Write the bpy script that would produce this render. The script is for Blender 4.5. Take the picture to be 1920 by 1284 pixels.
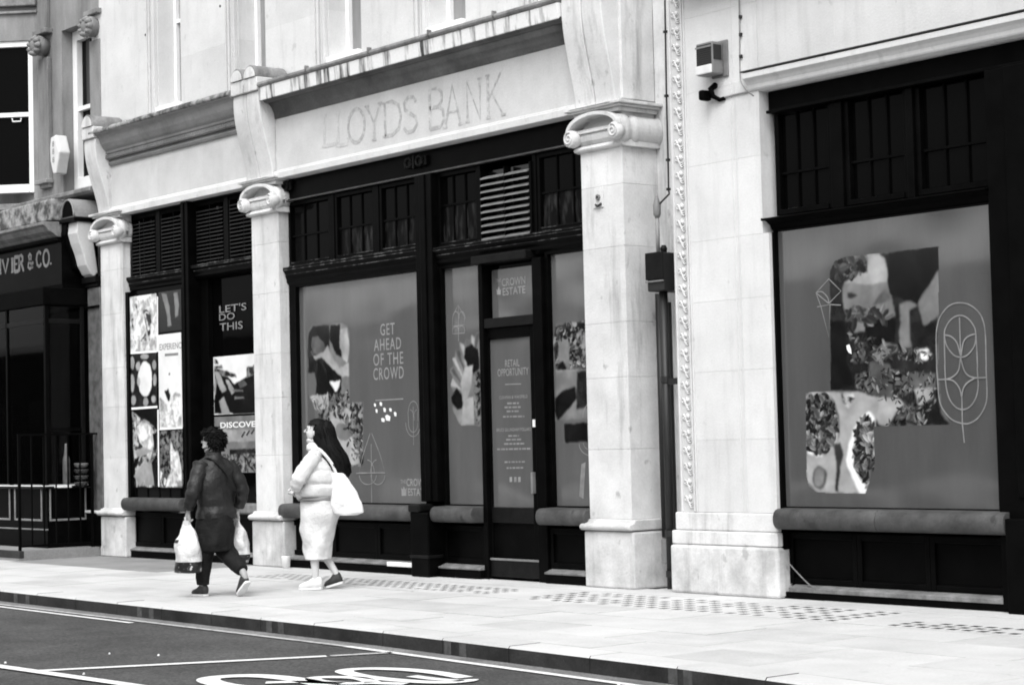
import bpy, math, random
from math import sin, cos, pi, radians
from mathutils import Vector, noise as mnoise
random.seed(11)
S = bpy.context.scene
C = S.collection
for o in list(bpy.data.objects): bpy.data.objects.remove(o)

# ------------------------------------------------------------------ camera
F_, CX_, CY_ = 3700.0, 960.0, 642.0
yaw, pit, rol = radians(50.577), radians(2.808), radians(-1.4035)
CAM = Vector((0, -12.819, 1.45))
fw = Vector((-sin(yaw)*cos(pit), cos(yaw)*cos(pit), sin(pit)))
rt0 = Vector((cos(yaw), sin(yaw), 0)); up0 = rt0.cross(fw)
rt = cos(rol)*rt0 + sin(rol)*up0; up = -sin(rol)*rt0 + cos(rol)*up0
cd = bpy.data.cameras.new('camera'); cam = bpy.data.objects.new('camera', cd); C.objects.link(cam)
from mathutils import Matrix
cam.matrix_world = Matrix(((rt.x, up.x, -fw.x, CAM.x), (rt.y, up.y, -fw.y, CAM.y), (rt.z, up.z, -fw.z, CAM.z), (0, 0, 0, 1)))
cd.sensor_fit = 'HORIZONTAL'; cd.sensor_width = 36; cd.lens = 36*F_/1920
cd.clip_end = 600; cd.clip_start = 0.1
S.camera = cam

# ------------------------------------------------------------------ sky, sun, exposure
W = bpy.data.worlds.new('World'); S.world = W; W.use_nodes = True
nt = W.node_tree; nt.nodes.clear()
SUN_EL, SUN_AZ = radians(54), radians(142)      # azimuth measured from +y clockwise
sky = nt.nodes.new('ShaderNodeTexSky'); sky.sky_type = 'NISHITA'; sky.sun_disc = False
sky.sun_elevation = SUN_EL; sky.sun_rotation = SUN_AZ
sky.air_density = 1.0; sky.dust_density = 3.0; sky.ozone_density = 1.0
bw = nt.nodes.new('ShaderNodeHueSaturation'); bw.inputs['Saturation'].default_value = 0   # black and white film
bg = nt.nodes.new('ShaderNodeBackground'); bg.inputs['Strength'].default_value = 0.15
wo = nt.nodes.new('ShaderNodeOutputWorld')
nt.links.new(sky.outputs[0], bw.inputs['Color']); nt.links.new(bw.outputs[0], bg.inputs[0]); nt.links.new(bg.outputs[0], wo.inputs[0])
sl = bpy.data.lights.new('sun', 'SUN'); sl.energy = 1.5; sl.angle = radians(45)
so = bpy.data.objects.new('sun', sl); C.objects.link(so)
sdir = Vector((sin(SUN_AZ)*cos(SUN_EL), cos(SUN_AZ)*cos(SUN_EL), sin(SUN_EL)))   # towards the sun
so.rotation_euler = sdir.to_track_quat('Z', 'Y').to_euler()
S.cycles.filter_width = 1.9
S.view_settings.view_transform = 'Standard'; S.view_settings.look = 'None'
S.view_settings.gamma = 1; S.view_settings.use_curve_mapping = False
S.view_settings.exposure = 0.84

# ------------------------------------------------------------------ pixel (of the 1920 photograph) to point on a real plane
def ray(px, py): return fw + rt*((px-CX_)/F_) + up*((CY_-py)/F_)
def PW(px, py, y=0.0):
    d = ray(px, py); t = (y-CAM.y)/d.y; p = CAM+d*t; return p.x, p.z
def XW(px, py, y=0.0): return PW(px, py, y)[0]
def ZW(px, py, y=0.0): return PW(px, py, y)[1]
def PG(px, py, z=0.0):
    d = ray(px, py); t = (z-CAM.z)/d.z; p = CAM+d*t; return p.x, p.y
def PXP(px, py, x):
    d = ray(px, py); t = (x-CAM.x)/d.x; p = CAM+d*t; return p.y, p.z
def PP(px, py, p0, n):
    d = ray(px, py); t = (p0-CAM).dot(n)/d.dot(n); return CAM+d*t

# ------------------------------------------------------------------ materials (all neutral greys)
def mat(name, v, rough=0.8, spec=0.3, var=0.0, scale=3.0, stretch=(1, 1, 1), fine=0.0, bump=0.0, bscale=60.0,
        streak=0.0, spots=0.0, ior=None, v2=None, thr=None, coords='world', metal=0.0, wav=0.0, bdist=.01):
    m = bpy.data.materials.new(name); m.use_nodes = True
    N, L = m.node_tree.nodes, m.node_tree.links
    b = N['Principled BSDF']; b.inputs['Roughness'].default_value = rough
    b.inputs['Specular IOR Level'].default_value = spec; b.inputs['Metallic'].default_value = metal
    if ior: b.inputs['IOR'].default_value = ior
    if coords == 'world': g = N.new('ShaderNodeNewGeometry'); co = g.outputs['Position']
    else: g = N.new('ShaderNodeTexCoord'); co = g.outputs['Object']
    def nz(sc, st=(1, 1, 1), det=5, ro=0.6):
        mp = N.new('ShaderNodeMapping'); mp.inputs['Scale'].default_value = st; L.new(co, mp.inputs[0])
        n = N.new('ShaderNodeTexNoise'); n.inputs['Scale'].default_value = sc; n.inputs['Detail'].default_value = det
        n.inputs['Roughness'].default_value = ro; L.new(mp.outputs[0], n.inputs['Vector']); return n.outputs[0]
    def rng(x, a, c, d, e):
        r = N.new('ShaderNodeMapRange'); r.inputs[1].default_value = a; r.inputs[2].default_value = c
        r.inputs[3].default_value = d; r.inputs[4].default_value = e; L.new(x, r.inputs[0]); return r.outputs[0]
    def mul(a, c):
        r = N.new('ShaderNodeMath'); r.operation = 'MULTIPLY'
        for i, q in enumerate((a, c)):
            if isinstance(q, (int, float)): r.inputs[i].default_value = q
            else: L.new(q, r.inputs[i])
        return r.outputs[0]
    cur = None
    if v2 is not None:
        t0, t1 = thr or (0.45, 0.55)
        cur = rng(nz(scale, stretch), t0, t1, v, v2)
    else:
        cur = rng(nz(scale, stretch), 0.3, 0.7, v*(1-var), v*(1+var)) if var else None
    if cur is None:
        vn = N.new('ShaderNodeValue'); vn.outputs[0].default_value = v; cur = vn.outputs[0]
    if fine: cur = mul(cur, rng(nz(45, (1, 1, 1), 3), 0.3, 0.7, 1-fine, 1+fine))
    if streak: cur = mul(cur, rng(nz(2.2, (2.2, 2.2, 0.22), 6, 0.7), 0.52, 0.72, 1, 1-streak))
    if spots: cur = mul(cur, rng(nz(9, (1, 1, 0.7), 3, 0.5), 0.66, 0.74, 1, 1-spots))
    if name in ('portland_stone', 'clean_limestone', 'york_paving', 'york_paving_dull', 'york_paving_mid', 'worn_plinth_stone'):
        oi = N.new('ShaderNodeObjectInfo'); cur = mul(cur, rng(oi.outputs['Random'], 0, 1, .94, 1.04))
    cc = N.new('ShaderNodeCombineColor')
    for i in range(3): L.new(cur, cc.inputs[i])
    L.new(cc.outputs[0], b.inputs['Base Color'])
    if wav:
        bp = N.new('ShaderNodeBump'); bp.inputs['Strength'].default_value = wav; bp.inputs['Distance'].default_value = .05
        L.new(nz(bscale, (1, 1, 1.6), 1, .3), bp.inputs['Height']); L.new(bp.outputs[0], b.inputs['Normal'])
    elif bump:
        bp = N.new('ShaderNodeBump'); bp.inputs['Strength'].default_value = bump or wav
        bp.inputs['Distance'].default_value = bdist
        L.new(nz(bscale, (1, 1, 1), 4), bp.inputs['Height']); L.new(bp.outputs[0], b.inputs['Normal'])
    return m
M = dict(
 stone=mat('portland_stone', .57, .85, .25, .13, 2.6, fine=.05, bump=.35, bscale=45, streak=.45, spots=.35),
 stone2=mat('clean_limestone', .57, .85, .25, .08, 2.0, fine=.04, bump=.3, bscale=50, streak=.16, spots=.16),
 plinth=mat('worn_plinth_stone', .50, .85, .25, .28, 3.2, fine=.06, bump=.35, bscale=40, streak=.35, spots=.3),
 sign=mat('sign_panel_stone', .50, .9, .2, .12, 1.8, fine=.05, bump=.2, bscale=40, streak=.08),
 ghost=mat('letter_ghost_stain', .33, .9, .2, scale=13, v2=.50, thr=(.44, .66), fine=.1),
 fascia=mat('streaked_fascia_stone', .66, .85, .25, scale=5, stretch=(1.6, 1.6, .16), v2=.05, thr=(.50, .64), fine=.05, bump=.2),
 lead=mat('weathered_lead', .17, .7, .4, .45, 6, fine=.15, bump=.4, bscale=30),
 weather=mat('weathered_cornice_top', .06, .9, .2, scale=7, v2=.30, thr=(.40, .62), fine=.15, bump=.5, bscale=30),
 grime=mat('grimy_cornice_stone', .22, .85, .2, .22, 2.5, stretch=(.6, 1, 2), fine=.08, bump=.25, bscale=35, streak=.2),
 mortar=mat('mortar_joint', .50, .95, .1),
 sill=mat('worn_sill_stone', .048, .6, .35, .5, 5, fine=.12, bump=.35, bscale=30, spots=.55),
 black=mat('black_gloss_paint', .0018, .34, .035, .5, 5, fine=.1, bump=.06, bscale=12),
 blackm=mat('black_matt_paint', .0018, .6, .03, .4, 4),
 iron=mat('painted_iron', .005, .45, .12, .4, 8, bump=.2, bscale=30),
 glass=mat('dark_window_glass', .0015, .04, .035, wav=.04, bscale=1.6),
 dusty=mat('dusty_window_glass', .002, .3, .05, scale=7, stretch=(2.2, 1, .5), v2=.040, thr=(.48, .80), wav=.15, bscale=2.5),
 slat=mat('grey_louvre_slat', .16, .6, .3, .25, 6),
 slatd=mat('dark_louvre_slat', .014, .6, .25, .3, 6),
 vinyl=mat('grey_window_vinyl', .092, .09, .5, .12, 1.2, stretch=(2.5, 1, .45), fine=.03, wav=.30, bscale=1.1, ior=1.85),
 vink=mat('pale_vinyl_lettering', .25, .12, .5, .15, 14, ior=1.7),
 vline=mat('pale_vinyl_line', .21, .12, .5, .25, 9, ior=1.7),
 pblack=mat('print_black', .006, .14, .4, .5, 8),
 pdark=mat('print_dark', .03, .14, .4, .5, 9),
 pmid=mat('print_mid', .10, .14, .4, .4, 7),
 pgrey=mat('print_grey', .20, .14, .4, .2, 6),
 plight=mat('print_light', .42, .16, .4, .2, 5),
 pwhite=mat('print_white', .74, .3, .3, .05, 4),
 pleaf=mat('print_foliage', .012, .14, .4, scale=17, v2=.34, thr=(.42, .66)),
 pcloth=mat('print_cloth', .30, .14, .4, scale=5, stretch=(2, 1, 1), v2=.08, thr=(.45, .62)),
 pflower=mat('print_blossom', .72, .16, .4, scale=8, v2=.12, thr=(.46, .66)),
 pcrowd=mat('print_crowd', .16, .14, .4, scale=11, stretch=(1, 1, 2.2), v2=.012, thr=(.44, .56)),
 pbright=mat('print_bright_photo', .75, .16, .4, scale=6, v2=.28, thr=(.5, .7)),
 paving=mat('york_paving', .46, .85, .25, .10, 1.4, fine=.06, bump=.3, bscale=45, spots=.14),
 paving2=mat('york_paving_dull', .41, .85, .25, .12, 2.2, fine=.07, bump=.3, bscale=45, spots=.2),
 paving3=mat('york_paving_mid', .435, .85, .25, .12, 1.8, fine=.07, bump=.3, bscale=45, spots=.2),
 wornedge=mat('worn_paint_edge', .004, .5, .2, scale=9, stretch=(1, 1, 1), v2=.10, thr=(.50, .62)),
 dustl=mat('dusty_ledge', .006, .8, .1, scale=6, v2=.09, thr=(.48, .66)),
 liplit=mat('lit_iron_lip', .05, .5, .3, .4, 5),
 vinyl2=mat('grey_window_vinyl_dark', .070, .09, .5, .15, 1.2, stretch=(2.5, 1, .45), fine=.03, wav=.30, bscale=1.1, ior=1.85),
 ghost2=mat('letter_ghost_faint', .42, .9, .2, scale=13, v2=.50, thr=(.40, .58), fine=.1),
 pdirty=mat('dark_paving', .22, .85, .25, .2, 1.5, fine=.12, bump=.25, bscale=45),
 kface=mat('shaded_grimy_kerb_face', .022, .85, .25, .55, 4, stretch=(.7, 1, 1), fine=.2, bump=.4, bscale=45),
 kblip=mat('faded_kerb_paint', .06, .8, .3, .4, 14, fine=.15),
 asphalt=mat('asphalt', .056, .9, .3, .35, 1.1, fine=.55, bump=1.0, bscale=70, spots=.3),
 gutter=mat('gritty_gutter', .15, .9, .3, .35, 2.0, fine=.4, bump=.7, bscale=80),
 rpaint=mat('road_paint', .62, .7, .4, .12, 8, fine=.15, bump=.3, bscale=80),
 rfade=mat('worn_road_paint', .40, .8, .3, scale=16, v2=.12, thr=(.5, .72), fine=.2),
 lens=mat('pavement_light_lens', .03, .4, .5, .4, 5),
 stucco=mat('grey_stucco', .22, .9, .2, .30, 1.6, stretch=(1.6, 1.6, .5), fine=.06, bump=.3, bscale=30, streak=.35),
 white=mat('white_gloss_paint', .78, .4, .4, .05, 4),
 curtain=mat('net_curtain', .50, .9, .1, scale=3, stretch=(7, 7, .2), v2=.25, thr=(.45, .6)),
 drape=mat('dark_drape', .05, .9, .1, .6, 3, stretch=(9, 9, .2)),
 brick=mat('dark_brick', .14, .9, .2, .35, 9),
 upane=mat('sky_bright_blind', .62, .5, .3, .08, 2),
 ugrey=mat('grey_upper_blind', .22, .3, .4, .3, 3, stretch=(3, 3, .3)),
 alarm=mat('alarm_box_plastic', .62, .5, .4, .08, 8),
 alarmd=mat('alarm_grille', .018, .5, .3),
 agrey=mat('alarm_box_side', .16, .5, .4, .2, 8),
 gold=mat('dull_sign_lettering', .17, .5, .4, .3, 9),
 pipe=mat('black_iron_pipe', .012, .5, .4, .5, 5, stretch=(1, 1, .3)),
 cable=mat('grey_cable', .22, .6, .3),
 opp=mat('added_terrace_brick', .05, .9, .1, .3, 2, fine=.1),
 oppw=mat('added_terrace_stucco', .75, .8, .2, .1, 1),
 oppg=mat('added_terrace_window', .02, .1, .5),
 skin=mat('skin', .50, .55, .35, .06, 20, coords='obj'),
 skin2=mat('skin_tan', .30, .55, .35, .06, 20, coords='obj'),
 shadetone=mat('shadow_toned_stone', .12, .95, .1, .35, 2, fine=.1),
 hair=mat('black_hair', .004, .6, .12, .4, 40, stretch=(1, 1, .2), coords='obj', bump=.6, bscale=60),
 leather=mat('dark_leather', .014, .5, .30, .5, 5, coords='obj', bump=.8, bscale=9, bdist=.03),
 trousers=mat('black_trousers', .010, .8, .15, .4, 5, coords='obj', bump=.8, bscale=9, bdist=.03),
 strap=mat('black_strap', .006, .5, .3),
 puffer=mat('white_quilted_nylon', .50, .6, .3, .10, 9, coords='obj', bump=.8, bscale=13, bdist=.02),
 knit=mat('white_knit', .56, .85, .2, .06, 9, coords='obj', bump=.8, bscale=11, bdist=.025),
 skirt=mat('white_cotton', .60, .85, .2, .05, 6, stretch=(1, 1, 1), coords='obj', bump=.9, bscale=7, bdist=.035),
 tote=mat('white_canvas', .66, .85, .2, .06, 6, coords='obj', bump=.9, bscale=7, bdist=.03),
 plastic=mat('white_plastic_bag', .58, .35, .45, .14, 9, coords='obj', bump=1.0, bscale=11, bdist=.04),
 pattern=mat('bag_print', .008, .4, .4, scale=22, v2=.5, thr=(.60, .66), coords='obj'),
 shoe=mat('white_shoe', .66, .6, .3, .1, 14, coords='obj'),
 shoed=mat('dark_shoe', .03, .6, .3, .4, 20, coords='obj'),
 paper=mat('paper_litter', .78, .8, .2),
)

# ------------------------------------------------------------------ mesh helpers
class MB:
    def __init__(s): s.v = []; s.f = []; s.m = []
    def add(s, vs, fs, mi=0):
        b = len(s.v); s.v += [tuple(p) for p in vs]
        s.f += [tuple(i+b for i in f) for f in fs]; s.m += [mi]*len(fs); return s
    def box(s, x0, x1, y0, y1, z0, z1, mi=0):
        if x0 > x1: x0, x1 = x1, x0
        if y0 > y1: y0, y1 = y1, y0
        if z0 > z1: z0, z1 = z1, z0
        return s.add([(x0, y0, z0), (x1, y0, z0), (x1, y1, z0), (x0, y1, z0), (x0, y0, z1), (x1, y0, z1), (x1, y1, z1), (x0, y1, z1)],
                     [(0, 3, 2, 1), (4, 5, 6, 7), (0, 1, 5, 4), (1, 2, 6, 5), (2, 3, 7, 6), (3, 0, 4, 7)], mi)
    def prism(s, poly, fn, a, b, mi=0):
        """poly in 2D; fn(u,v,t) -> 3D; extruded from t=a to t=b"""
        n = len(poly)
        vs = [fn(u, v, a) for u, v in poly]+[fn(u, v, b) for u, v in poly]
        fs = [tuple(range(n))[::-1], tuple(range(n, 2*n))]+[(i, (i+1) % n, n+(i+1) % n, n+i) for i in range(n)]
        return s.add(vs, fs, mi)
    def px(s, prof, x0, x1, mi=0): return s.prism(prof, lambda y, z, t: (t, y, z), x0, x1, mi)      # profile (y,z)
    def py(s, prof, y0, y1, mi=0): return s.prism(prof, lambda x, z, t: (x, t, z), y0, y1, mi)      # profile (x,z)
    def pz(s, prof, z0, z1, mi=0): return s.prism(prof, lambda x, y, t: (x, y, t), z0, z1, mi)      # profile (x,y)
    def tube(s, path, r, n=8, mi=0, cap=True):
        path = [Vector(p) for p in path]; rs = r if isinstance(r, (list, tuple)) else [r]*len(path)
        vs = []; prev = None
        for i, p in enumerate(path):
            d = (path[min(i+1, len(path)-1)]-path[max(i-1, 0)]).normalized()
            a = prev if prev is not None else (Vector((0, 0, 1)) if abs(d.z) < .9 else Vector((1, 0, 0)))
            u = (a-d*a.dot(d)).normalized(); w = d.cross(u); prev = u
            rr = rs[i]; ru, rw = (rr if isinstance(rr, tuple) else (rr, rr))
            vs += [p+u*(cos(2*pi*k/n)*ru)+w*(sin(2*pi*k/n)*rw) for k in range(n)]
        fs = []
        for i in range(len(path)-1):
            for k in range(n):
                fs.append((i*n+k, i*n+(k+1) % n, (i+1)*n+(k+1) % n, (i+1)*n+k))
        if cap: fs.append(tuple(range(n))[::-1]); fs.append(tuple(range((len(path)-1)*n, len(path)*n)))
        return s.add(vs, fs, mi)
    def loft(s, rings, n=20, mi=0, wr=0.0, ws=6.0, cap=True, seed=0):
        """rings: (cx,cy,cz,rx,ry[,rot]) horizontal ellipses"""
        vs = []
        for R in rings:
            cx, cy, cz, rx, ry = R[:5]; a0 = R[5] if len(R) > 5 else 0
            for k in range(n):
                a = 2*pi*k/n; x, y = cos(a)*rx, sin(a)*ry
                x, y = x*cos(a0)-y*sin(a0), x*sin(a0)+y*cos(a0)
                p = Vector((cx+x, cy+y, cz))
                if wr:
                    q = mnoise.noise(Vector((p.x*ws+seed, p.y*ws, p.z*ws*.8)))
                    p += Vector((x, y, 0)).normalized()*q*wr
                vs.append(p)
        fs = []
        for i in range(len(rings)-1):
            for k in range(n): fs.append((i*n+k, i*n+(k+1) % n, (i+1)*n+(k+1) % n, (i+1)*n+k))
        if cap: fs.append(tuple(range(n))[::-1]); fs.append(tuple(range((len(rings)-1)*n, len(rings)*n)))
        return s.add(vs, fs, mi)

def wl(o):
    v = Vector((0, 0, 0))
    while o is not None: v += o.location; o = o.parent
    return v
def obj(name, mb, mats, parent=None, bev=0.0, smooth=False, sub=0, kind=None, **kw):
    if not isinstance(mats, (list, tuple)): mats = [mats]
    xs = list(zip(*mb.v)); c = Vector([(min(a)+max(a))/2 for a in xs]); c.z = min(xs[2])
    me = bpy.data.meshes.new(name)
    me.from_pydata([(p[0]-c.x, p[1]-c.y, p[2]-c.z) for p in mb.v], [], mb.f)
    for m in mats: me.materials.append(M[m] if isinstance(m, str) else m)
    me.polygons.foreach_set('material_index', mb.m)
    if smooth: me.polygons.foreach_set('use_smooth', [True]*len(me.polygons))
    me.validate(); me.update()
    o = bpy.data.objects.new(name, me); C.objects.link(o)
    if parent is not None: o.parent = parent; o.location = c-wl(parent)
    else: o.location = c
    if bev:
        b = o.modifiers.new('bevel', 'BEVEL'); b.width = bev; b.segments = 2; b.limit_method = 'ANGLE'; b.angle_limit = radians(40)
    if sub:
        q = o.modifiers.new('sub', 'SUBSURF'); q.levels = sub; q.render_levels = sub
    if kind: o['kind'] = kind
    for k, v in kw.items(): o[k] = v
    return o
def thing(name, label, cat, loc, group=None, rz=0):
    o = bpy.data.objects.new(name, None); C.objects.link(o); o.location = loc; o.rotation_euler = (0, 0, rz)
    o['label'] = label; o['category'] = cat
    if group: o['group'] = group
    return o
def tag(o, label, cat, group=None):
    o['label'] = label; o['category'] = cat
    if group: o['group'] = group
    return o
def inst(o, dx=0, dy=0, dz=0, parent=False):
    c = o.copy(); C.objects.link(c)
    if parent is not False: c.parent = parent
    c.location = o.location+Vector((dx, dy, dz)); return c
def B(name, x0, x1, y0, y1, z0, z1, m, parent=None, bev=0.0, **kw):
    return obj(name, MB().box(x0, x1, y0, y1, z0, z1), m, parent, bev, **kw)
def textmesh(body, shear=0.0, bold=0.0, spacing=1.0):
    cu = bpy.data.curves.new('t', 'FONT'); cu.body = body; cu.offset = bold; cu.space_character = spacing; cu.resolution_u = 3
    o = bpy.data.objects.new('t', cu); C.objects.link(o)
    me = bpy.data.meshes.new_from_object(o.evaluated_get(bpy.context.evaluated_depsgraph_get()))
    vs = [tuple(v.co) for v in me.vertices]; fs = [tuple(p.vertices) for p in me.polygons]
    bpy.data.objects.remove(o); bpy.data.meshes.remove(me)
    return vs, fs
def text(body, x0, x1, z0, z1, y, m, parent, name='lettering', bold=0.0, spacing=1.0, fn=None):
    vs, fs = textmesh(body, bold=bold, spacing=spacing)
    a0, a1 = min(v[0] for v in vs), max(v[0] for v in vs); b0, b1 = min(v[1] for v in vs), max(v[1] for v in vs)
    mb = MB(); mb.add([(x0+(v[0]-a0)/(a1-a0)*(x1-x0), y, z0+(v[1]-b0)/(b1-b0)*(z1-z0)) for v in vs], fs)
    return obj(name, mb, m, parent)
def textpx(body, l, t, r, b, y, m, parent, **kw):
    """fit text between photo pixel columns l..r, rows t..b (measured at its middle)"""
    yc = (t+b)/2; xc = (l+r)/2
    return text(body, XW(l, yc, y), XW(r, yc, y), ZW(xc, b, y), ZW(xc, t, y), y, m, parent, **kw)
import numpy as np
VAL = dict(pblack=(.005, .4), pdark=(.013, .6), pmid=(.075, .4), pgrey=(.15, .25), plight=(.30, .22), pwhite=(.70, .06),
           pleaf=(.018, .20, .5, .04), pcloth=(.34, .03, .5, .06), pflower=(.62, .05, .5, .06), pcrowd=(.13, .010, .5, .04), pbright=(.70, .36, .62, .06), vline=(.2, .1))
rg = np.random.default_rng(5)
def vnoise(X, Z, cell, seed=0.0, oct_=4):
    out = np.empty(X.size); k = 1/cell
    for i, (a, b) in enumerate(zip((X*k).ravel().tolist(), (Z*k).ravel().tolist())):
        out[i] = mnoise.fractal(Vector((a, b, seed)), 1.0, 2.0, oct_)
    return out.reshape(X.shape)
class Print:
    """a printed photograph: a fine sheet whose printed greys sit in a colour attribute"""
    def __init__(s, y, parent, bx, cell=.0075, base=.105):
        s.y, s.parent, s.cell = y, parent, cell; s.x0, s.x1, s.z0, s.z1 = bx
        s.w = int((s.x1-s.x0)/cell)+1; s.h = int((s.z1-s.z0)/cell)+1
        s.val = np.full((s.h, s.w), base); s.cov = np.zeros((s.h, s.w))
        s.X = s.x0+(np.arange(s.w)+.5)*cell; s.Z = s.z0+(np.arange(s.h)+.5)*cell
    def poly(s, q, m, soft=2.4):
        qx = [a for a, b in q]; qz = [b for a, b in q]; mg = .05
        i0 = max(0, int((min(qx)-mg-s.x0)/s.cell)); i1 = min(s.w, int((max(qx)+mg-s.x0)/s.cell)+2)
        j0 = max(0, int((min(qz)-mg-s.z0)/s.cell)); j1 = min(s.h, int((max(qz)+mg-s.z0)/s.cell)+2)
        if i1-i0 < 2 or j1-j0 < 2: return
        X, Z = np.meshgrid(s.X[i0:i1], s.Z[j0:j1]); s.n = getattr(s, 'n', 0)+1; sd = s.n*3.7+s.x0
        small = min(max(qx)-min(qx), max(qz)-min(qz)); wa = min(.016, small*.09) if len(q) < 40 else 0
        n1 = vnoise(X, Z, .13, sd, 3); n2 = vnoise(X, Z, .13, sd+50, 3)
        Xw, Zw = X+n1*wa, Z+n2*wa; ins = np.zeros(X.shape, bool); n = len(q)
        for i in range(n):
            (xa, za), (xb, zb) = q[i], q[(i+1) % n]
            if abs(zb-za) < 1e-9: continue
            ins ^= ((Zw < za) != (Zw < zb)) & (Xw < (xb-xa)*(Zw-za)/(zb-za)+xa)
        a = ins.astype(float)
        for _ in range(int(soft*2)):
            p = np.pad(a, 1, mode='edge'); a = (p[:-2, 1:-1]+p[2:, 1:-1]+p[1:-1, :-2]+p[1:-1, 2:]+2*a)/6
        t = VAL[m]
        big = vnoise(X, Z, .35, sd+9, 2)
        if len(t) == 2: v = t[0]*np.exp(t[1]*(1.1*n1+1.3*big))
        else:
            k = vnoise(X+.03*n1, Z+.03*n2, t[3]*1.5, sd+20, 3); k = np.clip((k+.25)/.62, 0, 1); v = t[0]*(1-k)+t[1]*k; v = v*np.exp(.5*n2+.5*big)
        v = np.minimum(v, .74)
        s.val[j0:j1, i0:i1] = s.val[j0:j1, i0:i1]*(1-a)+v*a; s.cov[j0:j1, i0:i1] = np.maximum(s.cov[j0:j1, i0:i1], a)
    def crop(s, *polys):
        X, Z = np.meshgrid(s.X, s.Z); tot = np.zeros(X.shape, bool)
        for q in polys:
            q = [PW(a, b, s.y) for a, b in q]; ins = np.zeros(X.shape, bool); n = len(q)
            for i in range(n):
                (xa, za), (xb, zb) = q[i], q[(i+1) % n]
                if abs(zb-za) < 1e-9: continue
                ins ^= ((Z < za) != (Z < zb)) & (X < (xb-xa)*(Z-za)/(zb-za)+xa)
            tot |= ins
        s.cov = np.minimum(s.cov+.3, 1)*tot
    def scatter(s, q, n, size, lo, hi, asp=2.2, seed=0):
        """many leaf or fruit sized spots with soft edges inside polygon q (photo pixels)"""
        q = [PW(a, b, s.y) for a, b in q]; r_ = random.Random(seed+n); xs_ = [a for a, b in q]; zs_ = [b for a, b in q]; m = len(q)
        for _ in range(n):
            x, z = r_.uniform(min(xs_), max(xs_)), r_.uniform(min(zs_), max(zs_)); ins = False
            for i in range(m):
                (xa, za), (xb, zb) = q[i], q[(i+1) % m]
                if (za > z) != (zb > z) and x < (xb-xa)*(z-za)/(zb-za)+xa: ins = not ins
            if not ins: continue
            L_ = size*r_.uniform(.5, 1.3); a = r_.uniform(0, pi); v = lo*(hi/lo)**(r_.random()**1.3)
            i0, i1 = max(0, int((x-L_*1.3-s.x0)/s.cell)), min(s.w, int((x+L_*1.3-s.x0)/s.cell)+2); j0, j1 = max(0, int((z-L_*1.3-s.z0)/s.cell)), min(s.h, int((z+L_*1.3-s.z0)/s.cell)+2)
            if i1-i0 < 1 or j1-j0 < 1: continue
            X, Z = np.meshgrid(s.X[i0:i1]-x, s.Z[j0:j1]-z); u = (X*cos(a)+Z*sin(a))/L_; w = (-X*sin(a)+Z*cos(a))/(L_/asp)
            d = np.sqrt(u*u+w*w); al = np.clip((1-d)/.35, 0, 1); vv = v*(1+.5*np.clip(w, -1, 1)-.3*np.clip(np.exp(-(w*5)**2), 0, 1))
            s.val[j0:j1, i0:i1] = s.val[j0:j1, i0:i1]*(1-al)+vv*al
    def build(s, name='photo_print'):
        keep = s.cov > .25; h, w = s.h, s.w
        gx = s.x0+np.arange(w+1)*s.cell; gz = s.z0+np.arange(h+1)*s.cell
        V = np.zeros(((h+1)*(w+1), 3)); V[:, 0] = np.tile(gx, h+1); V[:, 2] = np.repeat(gz, w+1); V[:, 1] = s.y
        jj, ii = np.nonzero(keep); b = jj*(w+1)+ii
        F = np.stack([b, b+1, b+w+2, b+w+1], 1); used, inv = np.unique(F, return_inverse=True); F = inv.reshape(F.shape); V = V[used]
        cx = np.array([V[:, 0].mean(), s.y, V[:, 2].min()]); V = V-cx
        me = bpy.data.meshes.new(name); me.vertices.add(len(V)); me.vertices.foreach_set('co', V.ravel())
        me.loops.add(F.size); me.loops.foreach_set('vertex_index', F.ravel().astype(np.int32))
        me.polygons.add(len(F)); me.polygons.foreach_set('loop_start', (np.arange(len(F))*4).astype(np.int32)); me.polygons.foreach_set('loop_total', np.full(len(F), 4, np.int32))
        me.update(calc_edges=True)
        at = me.color_attributes.new('ink', 'FLOAT_COLOR', 'CORNER'); c = np.repeat(s.val[jj, ii], 4); cc = np.stack([c, c, c, np.ones_like(c)], 1); at.data.foreach_set('color', cc.ravel())
        me.materials.append(M['ink']); o = bpy.data.objects.new(name, me); C.objects.link(o); o.parent = s.parent; o.location = Vector(cx)-wl(s.parent); return o
_ink = bpy.data.materials.new('printed_photograph'); _ink.use_nodes = True
_a = _ink.node_tree.nodes.new('ShaderNodeAttribute'); _a.attribute_name = 'ink'; _ink.node_tree.links.new(_a.outputs['Color'], _ink.node_tree.nodes['Principled BSDF'].inputs['Base Color'])
_ink.node_tree.nodes['Principled BSDF'].inputs['Roughness'].default_value = .15; _ink.node_tree.nodes['Principled BSDF'].inputs['Specular IOR Level'].default_value = .4
M['ink'] = _ink
PR = None
def flat(name, pts, y, m, parent, d=0.0):
    if PR is not None and name in ('photo_print', 'print_shape', 'feather', 'shelf_edge'):
        PR.poly([PW(a, b, PR.y) for a, b in pts], m); return None
    """polygon given in photo pixels laid on the glass plane"""
    q = [PW(a, b, y) for a, b in pts]
    mb = MB(); mb.add([(x, y-d, z) for x, z in q], [tuple(range(len(q)))])
    return obj(name, mb, m, parent)
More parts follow.
